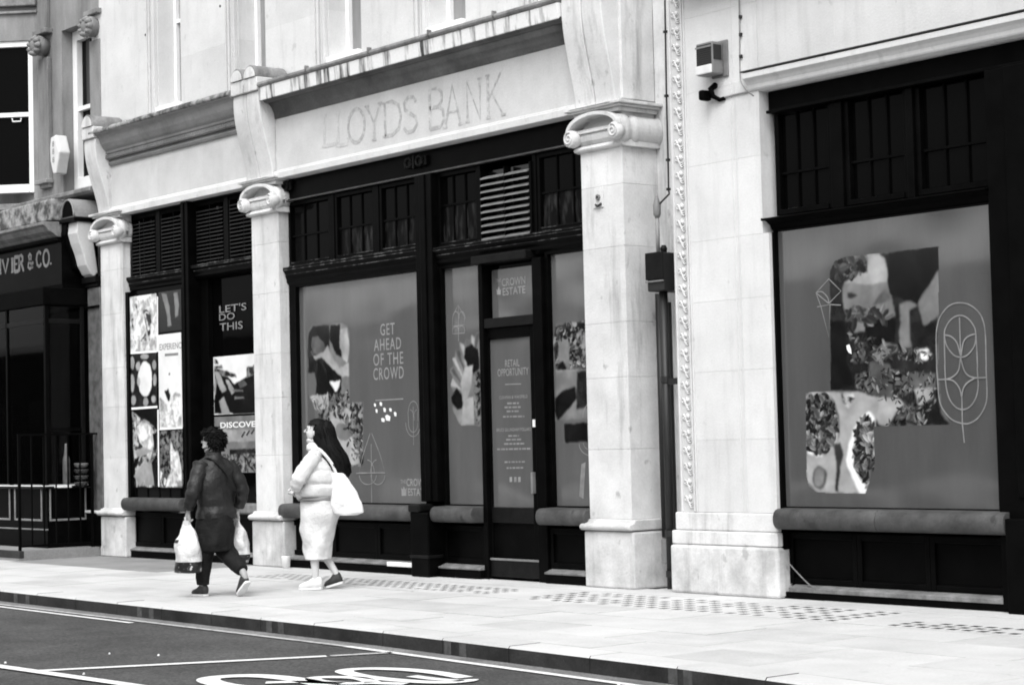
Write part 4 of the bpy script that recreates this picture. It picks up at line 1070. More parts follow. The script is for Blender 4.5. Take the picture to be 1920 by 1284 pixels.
# display inside seen through panes as pale objects just behind the glass front
base = subl('stall_riser', -26, SY, 0)
B('riser_core', -34, sx, SY, .3, 0.12, .928, 'black', base)
def panelbox(axis, a, b, z0, z1):
    """raised rectangular moulding (frame of four bars)"""
    t = .022
    q = sub('riser_panel', a if axis == 'x' else sx, SY if axis == 'x' else a, z0, lf)
    if axis == 'x':
        y0, y1 = SY-.022, SY-.001
        for bb in ((a, b, z0, z0+t*1.3), (a, b, z1-t, z1), (a, a+t, z0+t*1.3, z1-t), (b-t, b, z0+t*1.3, z1-t)):
            B('panel_bead', bb[0], bb[1], y0, y1, bb[2], bb[3], 'pgrey', q, .006)
    else:
        for bb in ((a, b, z0, z0+t*1.3), (a, b, z1-t, z1), (a, a+t, z0+t*1.3, z1-t), (b-t, b, z0+t*1.3, z1-t)):
            B('panel_bead', sx+.001, sx+.022, bb[0], bb[1], bb[2], bb[3], 'pgrey', q, .006)
zp1, zp0 = ZW(55, 908, SY), ZW(55, 976, SY)
xa_, xb_ = XW(29, 940, SY), XW(80, 940, SY); panelbox('x', xa_, xb_, zp0, zp1)
panelbox('x', xa_-(xb_-xa_)-.15, xa_-.15, zp0, zp1)
panelbox('y', PXP(92, 940, sx)[0], PXP(161, 940, sx)[0], zp0, zp1)
B('base_bead', -34, sx+.03, SY-.03, SY-.001, ZW(60, 990, SY)-.02, ZW(60, 990, SY), 'slat', lf, .006)
# shop display items: a bottle box and jars on the sill inside the return window
def disp(name, label, cat, mb, m): return tag(obj(name, mb, m), label, cat)
yb_, zbx = PXP(124, 800, sx+.012)
gm = bpy.data.materials.new('clear_shop_glass'); gm.use_nodes = True; gn = gm.node_tree; gn.nodes.clear()
_t = gn.nodes.new('ShaderNodeBsdfTransparent'); _g = gn.nodes.new('ShaderNodeBsdfGlossy'); _g.inputs['Roughness'].default_value = .03; _x = gn.nodes.new('ShaderNodeMixShader'); _f = gn.nodes.new('ShaderNodeFresnel'); _f.inputs['IOR'].default_value = 1.2
_o = gn.nodes.new('ShaderNodeOutputMaterial'); _t.inputs[0].default_value = (.5, .5, .5, 1)
gn.links.new(_f.outputs[0], _x.inputs[0]); gn.links.new(_t.outputs[0], _x.inputs[1]); gn.links.new(_g.outputs[0], _x.inputs[2]); gn.links.new(_x.outputs[0], _o.inputs[0]); M['clear'] = gm
for ch in sw.children:
    if ch.name.startswith('pane'): ch.data.materials.clear(); ch.data.materials.append(gm)
B('display_back', -34, sx, .28, .29, .93, 3.7, 'blackm', lf); B('display_deck', -34, sx-.03, SY+.06, .279, .929, .94, 'pmid', lf); B('display_head', -34, sx-.01, SY+.03, .279, zso-.02, zso, 'blackm', lf)
def lathe_item(name, label, cat, px, py, y, prof, m):
    X, Z = PW(px, py, y); mb = MB(); mb.tube([(X, y, .942+h) for h, r in prof], [r for h, r in prof], 16); return tag(obj(name, mb, m, None, 0, True), label, cat)
lathe_item('bottle', 'tall pale bottle with a square label standing in the left shop window', 'bottle', 124, 860, -.32, [(0, .05), (.10, .055), (.38, .055), (.46, .03), (.58, .022), (.60, .022)], 'pmid')
for q in range(4): lathe_item('bowl', ('lowest', 'second lowest', 'third', 'topmost')[q]+' bowl of the small stack at the right of the left shop window', 'bowl', 152, 860, -.22, [(.085*q, .04), (.085*q+.03, .085), (.085*q+.07, .10), (.085*q+.075, .095)], 'pmid' if q == 3 else 'pdark')
lathe_item('jar', 'short pale jar at the left end of the left shop window', 'jar', 30, 872, -.45, [(0, .07), (.10, .08), (.14, .05), (.17, .05)], 'pwhite')
lathe_item('jar', 'small dark jar between the bottle and the pale jar in the shop window', 'jar', 62, 872, -.40, [(0, .05), (.16, .06), (.20, .03), (.26, .03)], 'pmid')
X, Z = PW(105, 885, -.5)
tag(obj('folded_cloth', MB().box(X-.22, X+.16, -.54, -.34, .942, .965), 'pwhite', None, .01), 'pale folded cloth lying on the window deck of the left shop', 'cloth')
# step platform
stp = B('entrance_step', -34, -24.52, -1.22, .0, 0, .125, 'pdirty', kind='structure')
B('kerb_edge', -34, -24.515, -1.225, -1.15, .03, .128, 'kface', stp, .01)

# back wall / mass of the left building
B('rear_wall', -34, -24.5, .9, 1.2, 0, 10, 'stucco', lf)

# ================================================================== THINGS ON THE WALLS
# railing along the step
rl = thing('iron_railing', 'black iron railing of thin upright bars on the step by the left shopfront', 'railing', (-24.56, -.6, .125))
ya, yb2 = -1.17, -.10; X = -24.60
zt2 = PXP(41, 817, X)[1]
for i in range(7):
    y = ya+(yb2-ya)*i/6; thick = i in (0, 6)
    B('bar', X-(.017 if thick else .009), X+(.017 if thick else .009), y-(.017 if thick else .009), y+(.017 if thick else .009), .128 if thick else .20, zt2, 'blackm', rl)
B('top_rail', X-.02, X+.02, ya-.02, -.02, zt2+.001, zt2+.025, 'blackm', rl); B('bottom_rail', X-.012, X+.012, ya+.018, yb2-.018, .17, .198, 'blackm', rl)

# hexagonal alarm box, left
X, Z = PW(111, 288, LY-.12)
r = .165
ab = obj('alarm_box', MB().py([(X-.11, Z+.24), (X+.05, Z+.26), (X+.16, Z), (X+.04, Z-.30), (X-.05, Z-.30), (X-.13, Z-.1), (X-.14, Z+.1)], LY-.20, LY-.02), 'alarm', None, .02)
tag(ab, 'white hexagonal alarm box on the grey stucco wall between the sash windows', 'alarm box')
yA = LY-.204
for s in (-.10, .02, .13): text('8', X-.05, X+.01, Z+s-.035, Z+s+.045, yA, 'pgrey', ab, 'mark')
# louvred alarm box, right
ar_ = thing('siren_box', 'square louvred alarm siren box high on the white limestone wall', 'alarm box', (-12.65, 0, 4.75))
ax0, ax1 = XW(1305, 110, -.16), XW(1336, 110, -.16); zt3, zb3 = ZW(1320, 80, -.16), ZW(1320, 141, -.16)
B('back_plate', ax0+.05, ax1+.05, -.02, -.001, zb3-.02, zt3+.02, 'agrey', ar_, .01)
obj('housing', MB().box(ax0, ax1, -.16, -.021, zb3, zt3), ['agrey'], ar_, .012)
B('face', ax0+.012, ax1-.012, -.168, -.161, zb3+.015, zt3-.02, 'alarmd', ar_, .003)
for i in range(8): B('grille_slat', ax0+.018, ax1-.018, -.174, -.169, zb3+.10+i*.019, zb3+.104+i*.019, 'pdark', ar_)
B('face_band', ax0+.005, ax1-.005, -.176, -.169, zt3-.052, zt3-.036, 'agrey', ar_)
B('lower_cover', ax0+.004, ax1-.004, -.18, -.161, zb3+.005, zb3+.085, 'alarm', ar_, .008)
B('side_grille', ax1+.001, ax1+.006, -.15, -.05, zb3+.13, zt3-.03, 'alarmd', ar_)
# small floodlight / camera with its cable
fl = thing('wall_floodlight', 'small black floodlight on a stub bracket below the louvred alarm box', 'lamp', (-12.75, 0, 4.5))
X, Z = PW(1325, 178, -.08)
obj('lamp_body', MB().box(X-.045, X+.02, -.15, -.03, Z-.055, Z+.04), 'blackm', fl, .02)
obj('lamp_neck', MB().tube([(X+.04, -.002, Z+.09), (X+.035, -.06, Z+.05), (X+.05, -.05, Z-.02), (X+.10, -.015, Z-.055), (X+.16, -.01, Z-.05)], [.03, .028, .024, .02, .018], 8), 'blackm', fl, 0, True)
cb = [PW(a, b, -.012) for a, b in ((1341, 187), (1362, 182), (1385, 176), (1402, 173))]
tag(obj('lamp_cable', MB().tube([(x, -.012, z) for x, z in cb], .008, 6), 'cable'), 'thin grey cable running from the small floodlight to the shopfront corner', 'cable')
# vertical cable, right
c_ = [PW(1386, 0, -.01), PW(1387, 60, -.01), PW(1388, 140, -.01)]
pts = [(x, -.012, z) for x, z in c_]+[(XW(1390, 155, -.17), -.17, ZW(1390, 155, -.17)), (XW(1400, 170, -.16), -.16, ZW(1400, 170, -.16)), (XW(1410, 181, -.1), -.08, ZW(1410, 181, -.08))]
cbl = tag(obj('wall_cable', MB().tube([tuple(v) for v in spl(pts, 5)], .0065, 6), 'cable'), 'thin pale cable clipped down the limestone wall and over the shop cornice', 'cable')
for a, b in ((1387, 32), (1387.5, 65), (1388, 106)):
    X, Z = PW(a, b, -.02); B('cable_clip', X-.014, X+.014, -.022, -.003, Z-.014, Z+.014, 'pipe', cbl)
# cable down the joint between buildings
pts = [(XW(a, b, -.005)+.0, -.008, ZW(a, b, -.005)) for a, b in ((1243, 0), (1244, 60), (1246, 180), (1249, 300), (1250, 355))]
pts = [(x, -.005, z) for x, y, z in pts]
jc = tag(obj('joint_cable', MB().tube([(p[0]-.0, .02, p[2]) for p in pts]+[(-13.33, .1, 3.72), (-13.55, .14, 3.62)], .009, 6), 'pipe'), 'dark clipped cable running down the joint between the two stone buildings', 'cable')
for p in pts[1:]: B('cable_clip', p[0]-.012, p[0]+.02, .0, .03, p[2]-.012, p[2]+.012, 'pipe', jc)
# conduit, junction box and down pipe in the joint
dp = thing('down_pipe', 'black down pipe standing in the joint between the two stone buildings', 'pipe', (-13.45, .2, 0))
yp = .16; xp = XW(1251, 800, yp)
zbx0, zbx1 = 2.82, 3.17
obj('pipe_run', MB().tube([(xp, yp, .01), (xp, yp, zbx0-.002)], .042, 12), 'pipe', dp, 0, True)
x2p = XW(1242, 800, .36)
obj('shadow_pipe', MB().tube([(x2p, .36, .48), (x2p, .36, zbx0-.002)], .036, 10), 'pipe', dp, 0, True)  # second dark pipe, added to stand in for the shadow below the junction box
for z in (1.95, .5, .12): obj('pipe_collar', MB().tube([(xp, yp, z), (xp, yp, z+.06)], .052, 12), 'pipe', dp)
for z in (1.93,): B('pipe_bracket', xp+.05, xp+.19, yp-.02, yp+.02, z, z+.06, 'pipe', dp)
obj('branch_pipe', MB().tube([(xp-.07, .30, .48), (xp-.07, .30, zbx0-.1)], .02, 8), 'pipe', dp)
jb = thing('junction_box', 'dark metal junction box fixed above the down pipe between the pale stone walls', 'box', (-13.5, .1, 2.8))
xj0, xj1 = XW(1213, 510, .06), XW(1244, 510, .06)
zj1, zj0 = ZW(1228, 474, .06), ZW(1228, 546, .06)
B('box_body', xj0, xj1, .06, .42, zj0, zj1, 'pipe', jb, .012)
B('box_lid', xj0-.01, xj1+.01, .045, .059, zj0+.11, zj1+.005, 'iron', jb, .008)
B('lid_strip', xj0-.005, xj1+.006, .038, .058, zj0+.085, zj0+.10, 'slat', jb, .003)
obj('cable_gland', MB().tube([(xj1-.05, .12, zj1), (xj1-.05, .12, zj1+.04), (xj1-.05, .12, zj1+.07)], [.03, .035, .02], 10), 'iron', jb)
cz = ZW(1233, 385, .12)
obj('conduit', MB().tube([(xj0+.10, .12, zj1+.003), (xj0+.10, .12, cz-.12)], .018, 8), 'cable', jb, 0, True)
obj('conduit_lamp', MB().tube([(xj0+.10, .12, cz-.12), (xj0+.10, .12, cz-.09), (xj0+.10, .12, cz+.0), (xj0+.10, .12, cz+.05), (xj0+.10, .12, cz+.09)], [.02, .035, .038, .025, .012], 10), 'agrey', jb, 0, True)
# grey cover plate at the foot of the pier side
X = -13.80
tag(B('meter_cover', XW(1240, 1035, .22), XW(1250, 1035, .22), .22, .40, .235, .47, 'agrey', None, .006), 'flat grey cover box low beside the down pipe', 'box')
# plate on pier
kp_ = thing('key_plate', 'small stone coloured plate with a key switch on the third pier', 'plate', (-14.2, 0, 3.7))
x0_, x1_ = XW(1113, 370), XW(1132, 370); z0_, z1_ = ZW(1122, 390), ZW(1122, 352)
B('plate', x0_, x1_, -.012, -.001, z0_, z1_, 'stone', kp_, .003)
X, Z = PW(1121, 370, -.02)
obj('switch', MB().tube([(X, -.03, Z), (X, -.012, Z)], .028, 12), 'agrey', kp_); obj('switch_hole', MB().tube([(X, -.034, Z), (X, -.031, Z)], .012, 8), 'pblack', kp_)
obj('plate_latch', MB().tube([(X-.035, -.02, z0_+.03), (X, -.03, z0_+.012), (X+.045, -.02, z0_+.035)], .012, 6), 'pipe', kp_, 0, True)
# loop of wire against the right stall riser
pts = [(XW(a, b, .05), .06, ZW(a, b, .05)) for a, b in ((1478, 1056), (1500, 1080), (1518, 1097), (1532, 1103), (1545, 1105))]
tag(obj('loose_wire', MB().tube([tuple(v) for v in spl(pts, 5)], .006, 6), 'agrey'), 'loose pale wire hanging against the black panel at the right', 'wire')
# sheet of paper on the foot sill of the main bay, cup at the foot of the middle column
x0_, x1_ = XW(726, 1053, 0), XW(788, 1056, 0)
tag(obj('paper_sheet', MB().box(x0_, x1_, -.01, .028, .085, .135), 'paper', None, .008), 'white folded paper lying on the foot of the shop panel near the mullion', 'paper')
X, Y = PG(543, 1053)
X, Y = -19.76, -.10
for_cup = MB().tube([(X, Y, .001), (X, Y, .135), (X, Y, .142)], [.042, .056, .059], 14)
cup = tag(obj('paper_cup', for_cup, 'paper', None, 0, True), 'white paper cup standing on the pavement at the foot of the middle column', 'cup')

# ================================================================== WINDOW POSTERS
def vin(name, label, x0, x1, z0, z1, y, cat='window poster', group=None):
    t = thing(name, label, cat, ((x0+x1)/2, y, z0), group)
    B('film', x0, x1, y, y+.003, z0, z1, 'vinyl2' if x0 > -12.5 else 'vinyl', t)
    return t
YV = YG-.006; L1, L2, L3, L4 = YV-.001, YV-.002, YV-.003, YV-.004
def crown(l, t, r, b, y, par):
    """two-line wordmark with a small crown emblem"""
    w = r-l; h = b-t
    textpx('THE', l, t+h*.02+1, l+w*.19, t+h*.22+1, y, 'vink', par)
    textpx('CROWN', l+w*.21, t-1, r, t+h*.46-1, y, 'vink', par, bold=.012)
    textpx('ESTATE', l+w*.24, t+h*.52, r, b-1, y, 'vink', par, bold=.012)
    cx, cy = l+w*.11, t+h*.76; s = h*.22; sx_ = w*.09
    fpts = [(cx-sx_, cy-s*.6), (cx-sx_*.5, cy-s*.1), (cx-sx_*.2, cy-s), (cx, cy-s*1.15), (cx+sx_*.2, cy-s), (cx+sx_*.5, cy-s*.1), (cx+sx_, cy-s*.6), (cx+sx_*.75, cy+s*.3), (cx+sx_*.75, cy+s), (cx-sx_*.75, cy+s), (cx-sx_*.75, cy+s*.3)]
    flat('emblem', fpts, y, 'vink', par)
# --- poster A : big left pane of the main bay
x0, x1, z0, z1 = wA
pA = vin('window_poster', 'grey vinyl window poster reading get ahead of the crowd, behind the woman', x0, x1, z0, z1, YV)
for s, l, t, r, b in (('GET', 713, 606, 740, 628), ('AHEAD', 701, 634, 752, 656), ('OF THE', 700, 661, 756, 684), ('CROWD', 700, 688, 757, 711)):
    textpx(s, l, t, r, b, L1, 'vink', pA, bold=.004, spacing=1.15)
flat('rule', [(704, 749.5), (756, 746.5), (756, 748.5), (704, 751.5)], L1, 'vink', pA)
crown(750, 897, 800, 932, L1, pA) if False else None
textpx('THE', 751, 899, 761, 906, L1, 'vink', pA); textpx('CROW', 762, 897, 794, 911, L1, 'vink', pA, bold=.012); textpx('ESTAT', 765, 915, 794, 929, L1, 'vink', pA, bold=.012)
flat('emblem', [(752, 914), (755, 917), (757, 911), (760, 917), (763, 914), (762, 920), (762, 929), (753, 929), (753, 920)], L1, 'vink', pA)
PR = Print(L1, pA, (XW(572, 740, L1), XW(688, 740, L1), ZW(630, 880, L1), ZW(630, 600, L1)))
flat('photo_print', [(577, 640), (579, 622), (588, 611), (618, 608), (618, 680), (616, 752), (600, 740), (590, 700), (578, 700)], L1, 'pdark', pA)
flat('photo_print', [(618, 608), (640, 606), (650, 612), (655, 625), (653, 680), (655, 752), (618, 754)], L1, 'pgrey', pA)
flat('photo_print', [(619, 609), (638, 607), (640, 640), (646, 672), (630, 664), (619, 640)], L2, 'pblack', pA)
flat('photo_print', [(638, 618), (650, 614), (655, 640), (652, 680), (642, 672), (636, 640)], L3, 'plight', pA)
flat('photo_print', [(586, 634), (596, 628), (606, 640), (612, 660), (600, 668), (588, 664), (583, 650)], L2, 'pmid', pA)
flat('photo_print', [(580, 652), (588, 666), (606, 662), (614, 648), (622, 668), (636, 690), (654, 680), (655, 706), (640, 706), (622, 690), (606, 672), (590, 672)], L4, 'plight', pA)
flat('photo_print', [(596, 672), (612, 700), (626, 740), (618, 752), (604, 744), (592, 742), (594, 700)], L2, 'pblack', pA)
flat('photo_print', [(606, 672), (622, 690), (640, 706), (640, 730), (632, 752), (618, 730)], L2, 'pblack', pA)
flat('photo_print', [(618, 716), (638, 712), (634, 726), (630, 736)], L3, 'pwhite', pA)
flat('photo_print', [(582, 742), (616, 740), (617, 770), (590, 766)], L2, 'plight', pA)
flat('photo_print', [(596, 770), (640, 754), (680, 754), (681, 874), (640, 874), (600, 820)], L1, 'pleaf', pA)
flat('photo_print', [(618, 770), (640, 790), (668, 830), (674, 870), (640, 872), (620, 820)], L2, 'plight', pA)
flat('photo_print', [(v[0], v[1]) for v in arc(645, 808, 16, 17, 0, 360, 20)[:-1]], L3, 'pgrey', pA)
flat('photo_print', [(636, 776), (650, 764), (662, 776), (656, 792), (640, 792)], L3, 'plight', pA)
PR.scatter([(600, 770), (680, 756), (681, 872), (660, 860), (640, 790)], 160, .045, .01, .32, 2.4)
PR.scatter([(582, 742), (616, 740), (617, 768), (590, 766)], 30, .06, .1, .4, 3.2)
PR.scatter([(618, 740), (652, 735), (655, 752), (620, 754)], 30, .04, .01, .3, 2)
PR.crop([(576, 640), (577, 620), (586, 608), (640, 604), (652, 610), (656, 625), (656, 753), (682, 753), (682, 875), (600, 874), (590, 770), (578, 740)])
PR.build(); PR = None
# cutting marks: bright flecks of damaged film
for a, b, w_, h_ in ((703, 759, 4, 7), (714, 757, 5, 8), (706, 770, 4, 8), (721, 768, 5, 9), (732, 768, 5, 7), (741, 776, 5, 9), (727, 783, 10, 12), (718, 787, 7, 8)):
    flat('torn_fleck', [(a-w_/2, b-h_*.3), (a-w_*.1, b-h_/2), (a+w_/2, b-h_*.2), (a+w_*.4, b+h_/2), (a-w_*.3, b+h_*.4)], L2, 'pwhite', pA)
def lines(par, paths, y, w=.012, name='line_emblem', m='vline'):
    mb = MB()
    for i, p in enumerate(paths): ribbon(mb, [PW(a, b, y) for a, b in p], w, y-.0004*i)
    return obj(name, mb, m, par)
E_ = lambda cx, cy, rx, ry, a, b, n=18: [(cx+rx*cos(radians(a+(b-a)*i/n)), cy-ry*sin(radians(a+(b-a)*i/n))) for i in range(n+1)]
lines(pA, [[(694, 812), (680, 855), (673, 886), (722, 886), (712, 850), (697, 812)], [(696, 832), (697, 945)], E_(689, 888, 13, 26, 90, 0), E_(706, 888, 11, 26, 180, 90), E_(690, 890, 16, 18, 180, 360), E_(709, 890, 13, 18, 180, 360), [(668, 887), (722, 886)]], L3, .012)
lines(pA, [E_(775, 772, 9.5, 20, 0, 180), [(765, 772), (766, 792)], [(784, 772), (784, 790)], E_(769, 788, 8, 20, 90, 0, 8), E_(782, 788, 7, 20, 180, 90, 8), E_(775, 792, 14, 26, 180, 360), E_(775, 792, 9, 18, 180, 360), [(775, 762), (776, 834)]], L3, .010)
# --- poster B : narrow pane left of the door
x0, x1, z0, z1 = wB
pB = vin('window_poster', 'narrow grey vinyl window poster with feathered figure, left of the door', x0, x1, z0, z1, YV)
lines(pB, [[(850, 590), (859, 572), (871, 594)], E_(855, 598, 6, 14, 0, 180), E_(866, 598, 6, 14, 0, 180), [(849, 598), (849, 626), (871, 624), (871, 596)], [(849, 612), (871, 609)], [(860, 574), (860, 640)], E_(855, 622, 6, 10, 0, 180, 8), E_(866, 621, 6, 10, 0, 180, 8)], L1, .010)
PR = Print(L1, pB, (XW(838, 700, L1), x1-.003, ZW(875, 802, L1), ZW(875, 616, L1)))
fan = [(900, 622)]
edge = [(900, 622), (893, 626), (890, 634), (884, 628), (881, 640), (873, 634), (871, 647), (862, 642), (862, 656), (854, 654), (854, 670), (848, 672), (850, 688), (844, 694), (849, 708), (845, 722), (850, 734), (846, 744)]
flat('photo_print', edge+[(850, 770), (862, 795), (901, 797), (901, 622)], L1, 'pgrey', pB)
for i in range(0, 17, 1):
    a, b = edge[i], edge[min(i+1, 17)]
    if i % 2 == 0: flat('feather', [a, b, (886-i*1.3, 690+i*3)], L2, 'plight' if i % 4 else 'pmid', pB)
flat('photo_print', [(872, 654), (884, 644), (896, 654), (899, 690), (890, 704), (878, 690), (870, 672)], L3, 'pblack', pB)
flat('photo_print', [(872, 690), (888, 684), (884, 716), (876, 745), (868, 755), (864, 720)], L3, 'plight', pB)
flat('photo_print', [(846, 744), (856, 728), (866, 740), (870, 762), (858, 770), (848, 756)], L3, 'pblack', pB)
flat('photo_print', [(870, 752), (888, 742), (890, 796), (864, 796)], L3, 'plight', pB)
flat('photo_print', [(889, 700), (901, 690), (901, 797), (889, 796)], L2, 'pcrowd', pB)
PR.build(); PR = None
# --- poster C : right of the door
x0, x1, z0, z1 = wC
pC = vin('window_poster', 'grey vinyl window poster with dark shelf photograph, between door and third pier', x0, x1, z0, z1, YV)
PR = Print(L1, pC, (XW(1034, 700, L1), x1-.003, ZW(1070, 834, L1), ZW(1070, 598, L1)))
flat('photo_print', [(1038, 640), (1042, 612), (1060, 606), (1108, 600), (1108, 692), (1042, 696)], L1, 'pleaf', pC)
flat('photo_print', [(1048, 634), (1066, 624), (1068, 690), (1048, 692)], L2, 'pgrey', pC)
flat('photo_print', [(1084, 606), (1108, 602), (1108, 616), (1086, 618)], L2, 'pblack', pC)
flat('photo_print', [(1046, 682), (1056, 676), (1064, 694), (1046, 694)], L3, 'pblack', pC)
flat('photo_print', [(1042, 696), (1108, 692), (1108, 782), (1048, 786), (1044, 760)], L1, 'pgrey', pC)
flat('photo_print', [(1082, 696), (1108, 694), (1108, 764), (1080, 768)], L2, 'pdark', pC)
flat('photo_print', [(1040, 746), (1056, 732), (1078, 724), (1082, 744), (1068, 766), (1046, 788), (1040, 772)], L3, 'pblack', pC)
flat('photo_print', [(1058, 794), (1103, 791), (1103, 829), (1058, 830)], L2, 'pblack', pC)
flat('shelf_edge', [(1042, 695), (1108, 691), (1108, 693), (1042, 697)], L4, 'plight', pC)
PR.scatter([(1040, 640), (1046, 612), (1080, 604), (1088, 640), (1080, 690), (1070, 690), (1066, 630), (1050, 640)], 130, .035, .006, .16, 1.6)
PR.scatter([(1070, 676), (1108, 668), (1108, 690), (1072, 692)], 40, .03, .05, .35, 1.5)
PR.crop([(1036, 790), (1036, 640), (1042, 606), (1110, 598), (1110, 832), (1056, 832), (1056, 788)])
PR.build(); PR = None
lines(pC, [E_(1108, 782, 15, 26, 90, 180, 8), E_(1110, 832, 24, 22, 180, 262, 10), E_(1110, 830, 16, 14, 180, 262, 8)], L3, .01)
flat('tape_patch', [(1090, 870), (1098, 866), (1094, 935), (1086, 930)], L2, 'vline', pC)
# --- poster over and in the door
dT = vin('door_poster', 'grey vinyl with pale two line name above the door', xa+.03, xb-.02, ztr0, ztr1+.01, .19, 'window poster')
crown(929, 521, 985, 553, .188, dT)
yD = .158
dP = vin('door_poster', 'tall grey vinyl notice headed retail opportunity on the door glass', gx0+.002, gx1-.002, gz0+.002, gz1-.002, yD, 'window poster')
yD -= .001
textpx('RETAIL', 947, 674, 974, 687, yD, 'vink', dP); textpx('OPPORTUNITY', 933, 690, 991, 704, yD, 'vink', dP)
flat('rule', [(947, 719.8), (977, 718.8), (977, 720.3), (947, 721.3)], yD, 'vink', dP)
textpx('CUSHMAN & WAKEFIELD', 936, 741, 989, 747, yD, 'vink', dP)
textpx('BRUCE GILLINGHAM POLLARD', 931, 802, 996, 808, yD, 'vink', dP)
def words_bar(l, r, yc, hh=3.2):
    x = l
    while x < r:
        w_ = min(random.uniform(3, 9), r-x)
        flat('small_print', [(x, yc-hh/2-(x-l)*.02), (x+w_, yc-hh/2-(x+w_-l)*.02), (x+w_, yc+hh/2-(x+w_-l)*.02), (x, yc+hh/2-(x-l)*.02)], yD, 'vline', dP); x += w_+1.6
for l, r, yc in ((951, 973, 756), (946, 976, 763.5), (950, 974, 771), (943, 983, 781), (953, 973, 817), (949, 977, 824), (945, 983, 832), (932, 996, 842), (946, 984, 866), (950, 981, 877)): words_bar(l, r, yc)
for a in (958, 966.5, 974): flat('small_icon', [(a-2.5, 894), (a+2, 893.5), (a+2.2, 903), (a-2.5, 903.5)], yD, 'vink' if a != 966.5 else 'vline', dP)
# --- left bay posters (printed boards on the glass)
YL = YLB-.003
def board(label, l, t, r, b, m, y=YL, tl=None, dy=0):
    pts = [(l, t), (r, t-dy), (r+1.5, b-dy*.3), (l+1.5, b)]
    q = [PW(a_, b_, y) for a_, b_ in pts]; xx0 = (q[0][0]+q[3][0])/2; xx1 = (q[1][0]+q[2][0])/2
    z1_ = (q[0][1]+q[1][1])/2; z0_ = (q[2][1]+q[3][1])/2
    t_ = thing('poster', label, 'poster', ((xx0+xx1)/2, y, z0_), 'posters in the left bay')
    global PR
    if PR is not None: PR.build(); PR = None
    B('sheet', xx0, xx1, y, y+.003, z0_, z1_, 'paper' if m == 'pwhite' else m, t_)
    PR = Print(y-.0008, t_, (xx0+.002, xx1-.002, z0_+.002, z1_-.002), .0065)
    PR.poly([(xx0-1, z0_-1), (xx1+1, z0_-1), (xx1+1, z1_+1), (xx0-1, z1_+1)], m); return t_
y1, y2, y3 = YL-.001, YL-.002, YL-.003
b1 = board('pale blossom photograph poster at the top left of the left bay window', 243, 558, 293, 660, 'pbright', dy=8)
for q in ([(268, 582), (275, 578), (282, 590), (284, 615), (280, 640), (276, 625), (272, 600)], [(252, 570), (256, 568), (258, 580), (254, 582)], [(246, 600), (254, 592), (254, 618), (248, 622)], [(262, 640), (276, 620), (280, 632), (268, 656)]): flat('print_shape', q, y1, 'pflower', b1)
flat('print_shape', [(272, 586), (282, 590), (285, 606), (277, 604)], y2, 'pdark', b1); flat('print_shape', [(276, 620), (282, 618), (281, 628), (277, 630)], y2, 'pblack', b1)
b2 = board('poster of a big white round plate on dark cloth in the left bay window', 244, 665, 293, 763, 'pdark', dy=4)
flat('print_shape', E_(272, 710, 13, 34, 0, 360)[:-1], y1, 'pwhite', b2)
for a_, c_, rx_, ry_ in ((248, 680, 4, 12), (259, 686, 4, 9), (248, 718, 4, 18), (289, 684, 4, 9), (290, 712, 3, 12), (250, 750, 5, 9), (273, 753, 5, 9), (288, 748, 4, 7), (271, 668, 8, 5), (260, 715, 3, 8)):
    flat('print_shape', [p for p in E_(a_, c_, rx_, ry_, 0, 360, 12)[:-1] if 244 < p[0] < 294 and 663 < p[1] < 763], y2, 'plight', b2)
b3 = board('poster with dark top and pale streamers at the lower left of the left bay window', 246, 768, 296, 914, 'pblack', dy=2)
flat('print_shape', [(247, 770), (262, 782), (280, 790), (294, 806), (294, 860), (286, 912), (256, 912), (250, 830)], y1, 'pcloth', b3)
flat('print_shape', [(256, 800), (266, 790), (284, 800), (292, 820), (286, 845), (280, 870), (272, 840), (262, 830)], y2, 'pbright', b3)
for q in ([(254, 846), (268, 838), (286, 844), (276, 852), (258, 858)], [(252, 892), (266, 870), (288, 884), (276, 892), (262, 912)], [(268, 872), (284, 868), (290, 910), (272, 912)]): flat('print_shape', q, y3, 'plight', b3)
for q in ([(252, 860), (262, 856), (258, 872), (250, 880)], [(286, 812), (294, 810), (294, 840), (290, 850)], [(284, 868), (294, 850), (294, 912), (290, 912)]): flat('print_shape', q, y3, 'pblack', b3)
b4 = board('dark poster of pale legs at the top right of the left bay window', 297, 549, 339, 622, 'pblack', dy=6)
for q in ([(303, 551), (312, 549), (318, 575), (320, 600), (322, 612), (314, 612), (313, 590), (308, 570)], [(326, 550), (332, 548), (336, 570), (334, 592), (328, 596), (328, 575)]): flat('print_shape', q, y1, 'pgrey', b4)
b5 = board('white poster headed experience in the right half of the left bay window', 297, 627, 340, 803, 'pwhite', dy=3)
textpx('EXPERIENC', 299, 643, 340, 655, y1-.001, 'pgrey', b5, bold=.01); flat('small_print', [(309, 663), (334, 661), (334, 666), (309, 668)], y1-.001, 'pgrey', b5)
for q in ([(308, 733), (316, 728), (320, 740), (318, 757), (314, 750)], [(316, 700), (319, 698), (319, 703), (316, 704)], [(334, 778), (339, 772), (340, 788), (336, 790)]): flat('print_shape', q, y1, 'pdark', b5)
flat('print_shape', [(299, 745), (312, 758), (330, 735), (340, 740), (340, 800), (299, 801)], y1+.0004, 'pbright', b5)
b6 = board('poster of a pale dress against dark hair at the lower right of the left bay', 299, 807, 342, 914, 'pcrowd', dy=1)
flat('print_shape', [(319, 822), (328, 846), (334, 845), (340, 880), (341, 912), (310, 912), (320, 880)], y1, 'pbright', b6)
flat('print_shape', [(300, 880), (312, 900), (310, 912), (300, 912)], y1, 'pflower', b6)
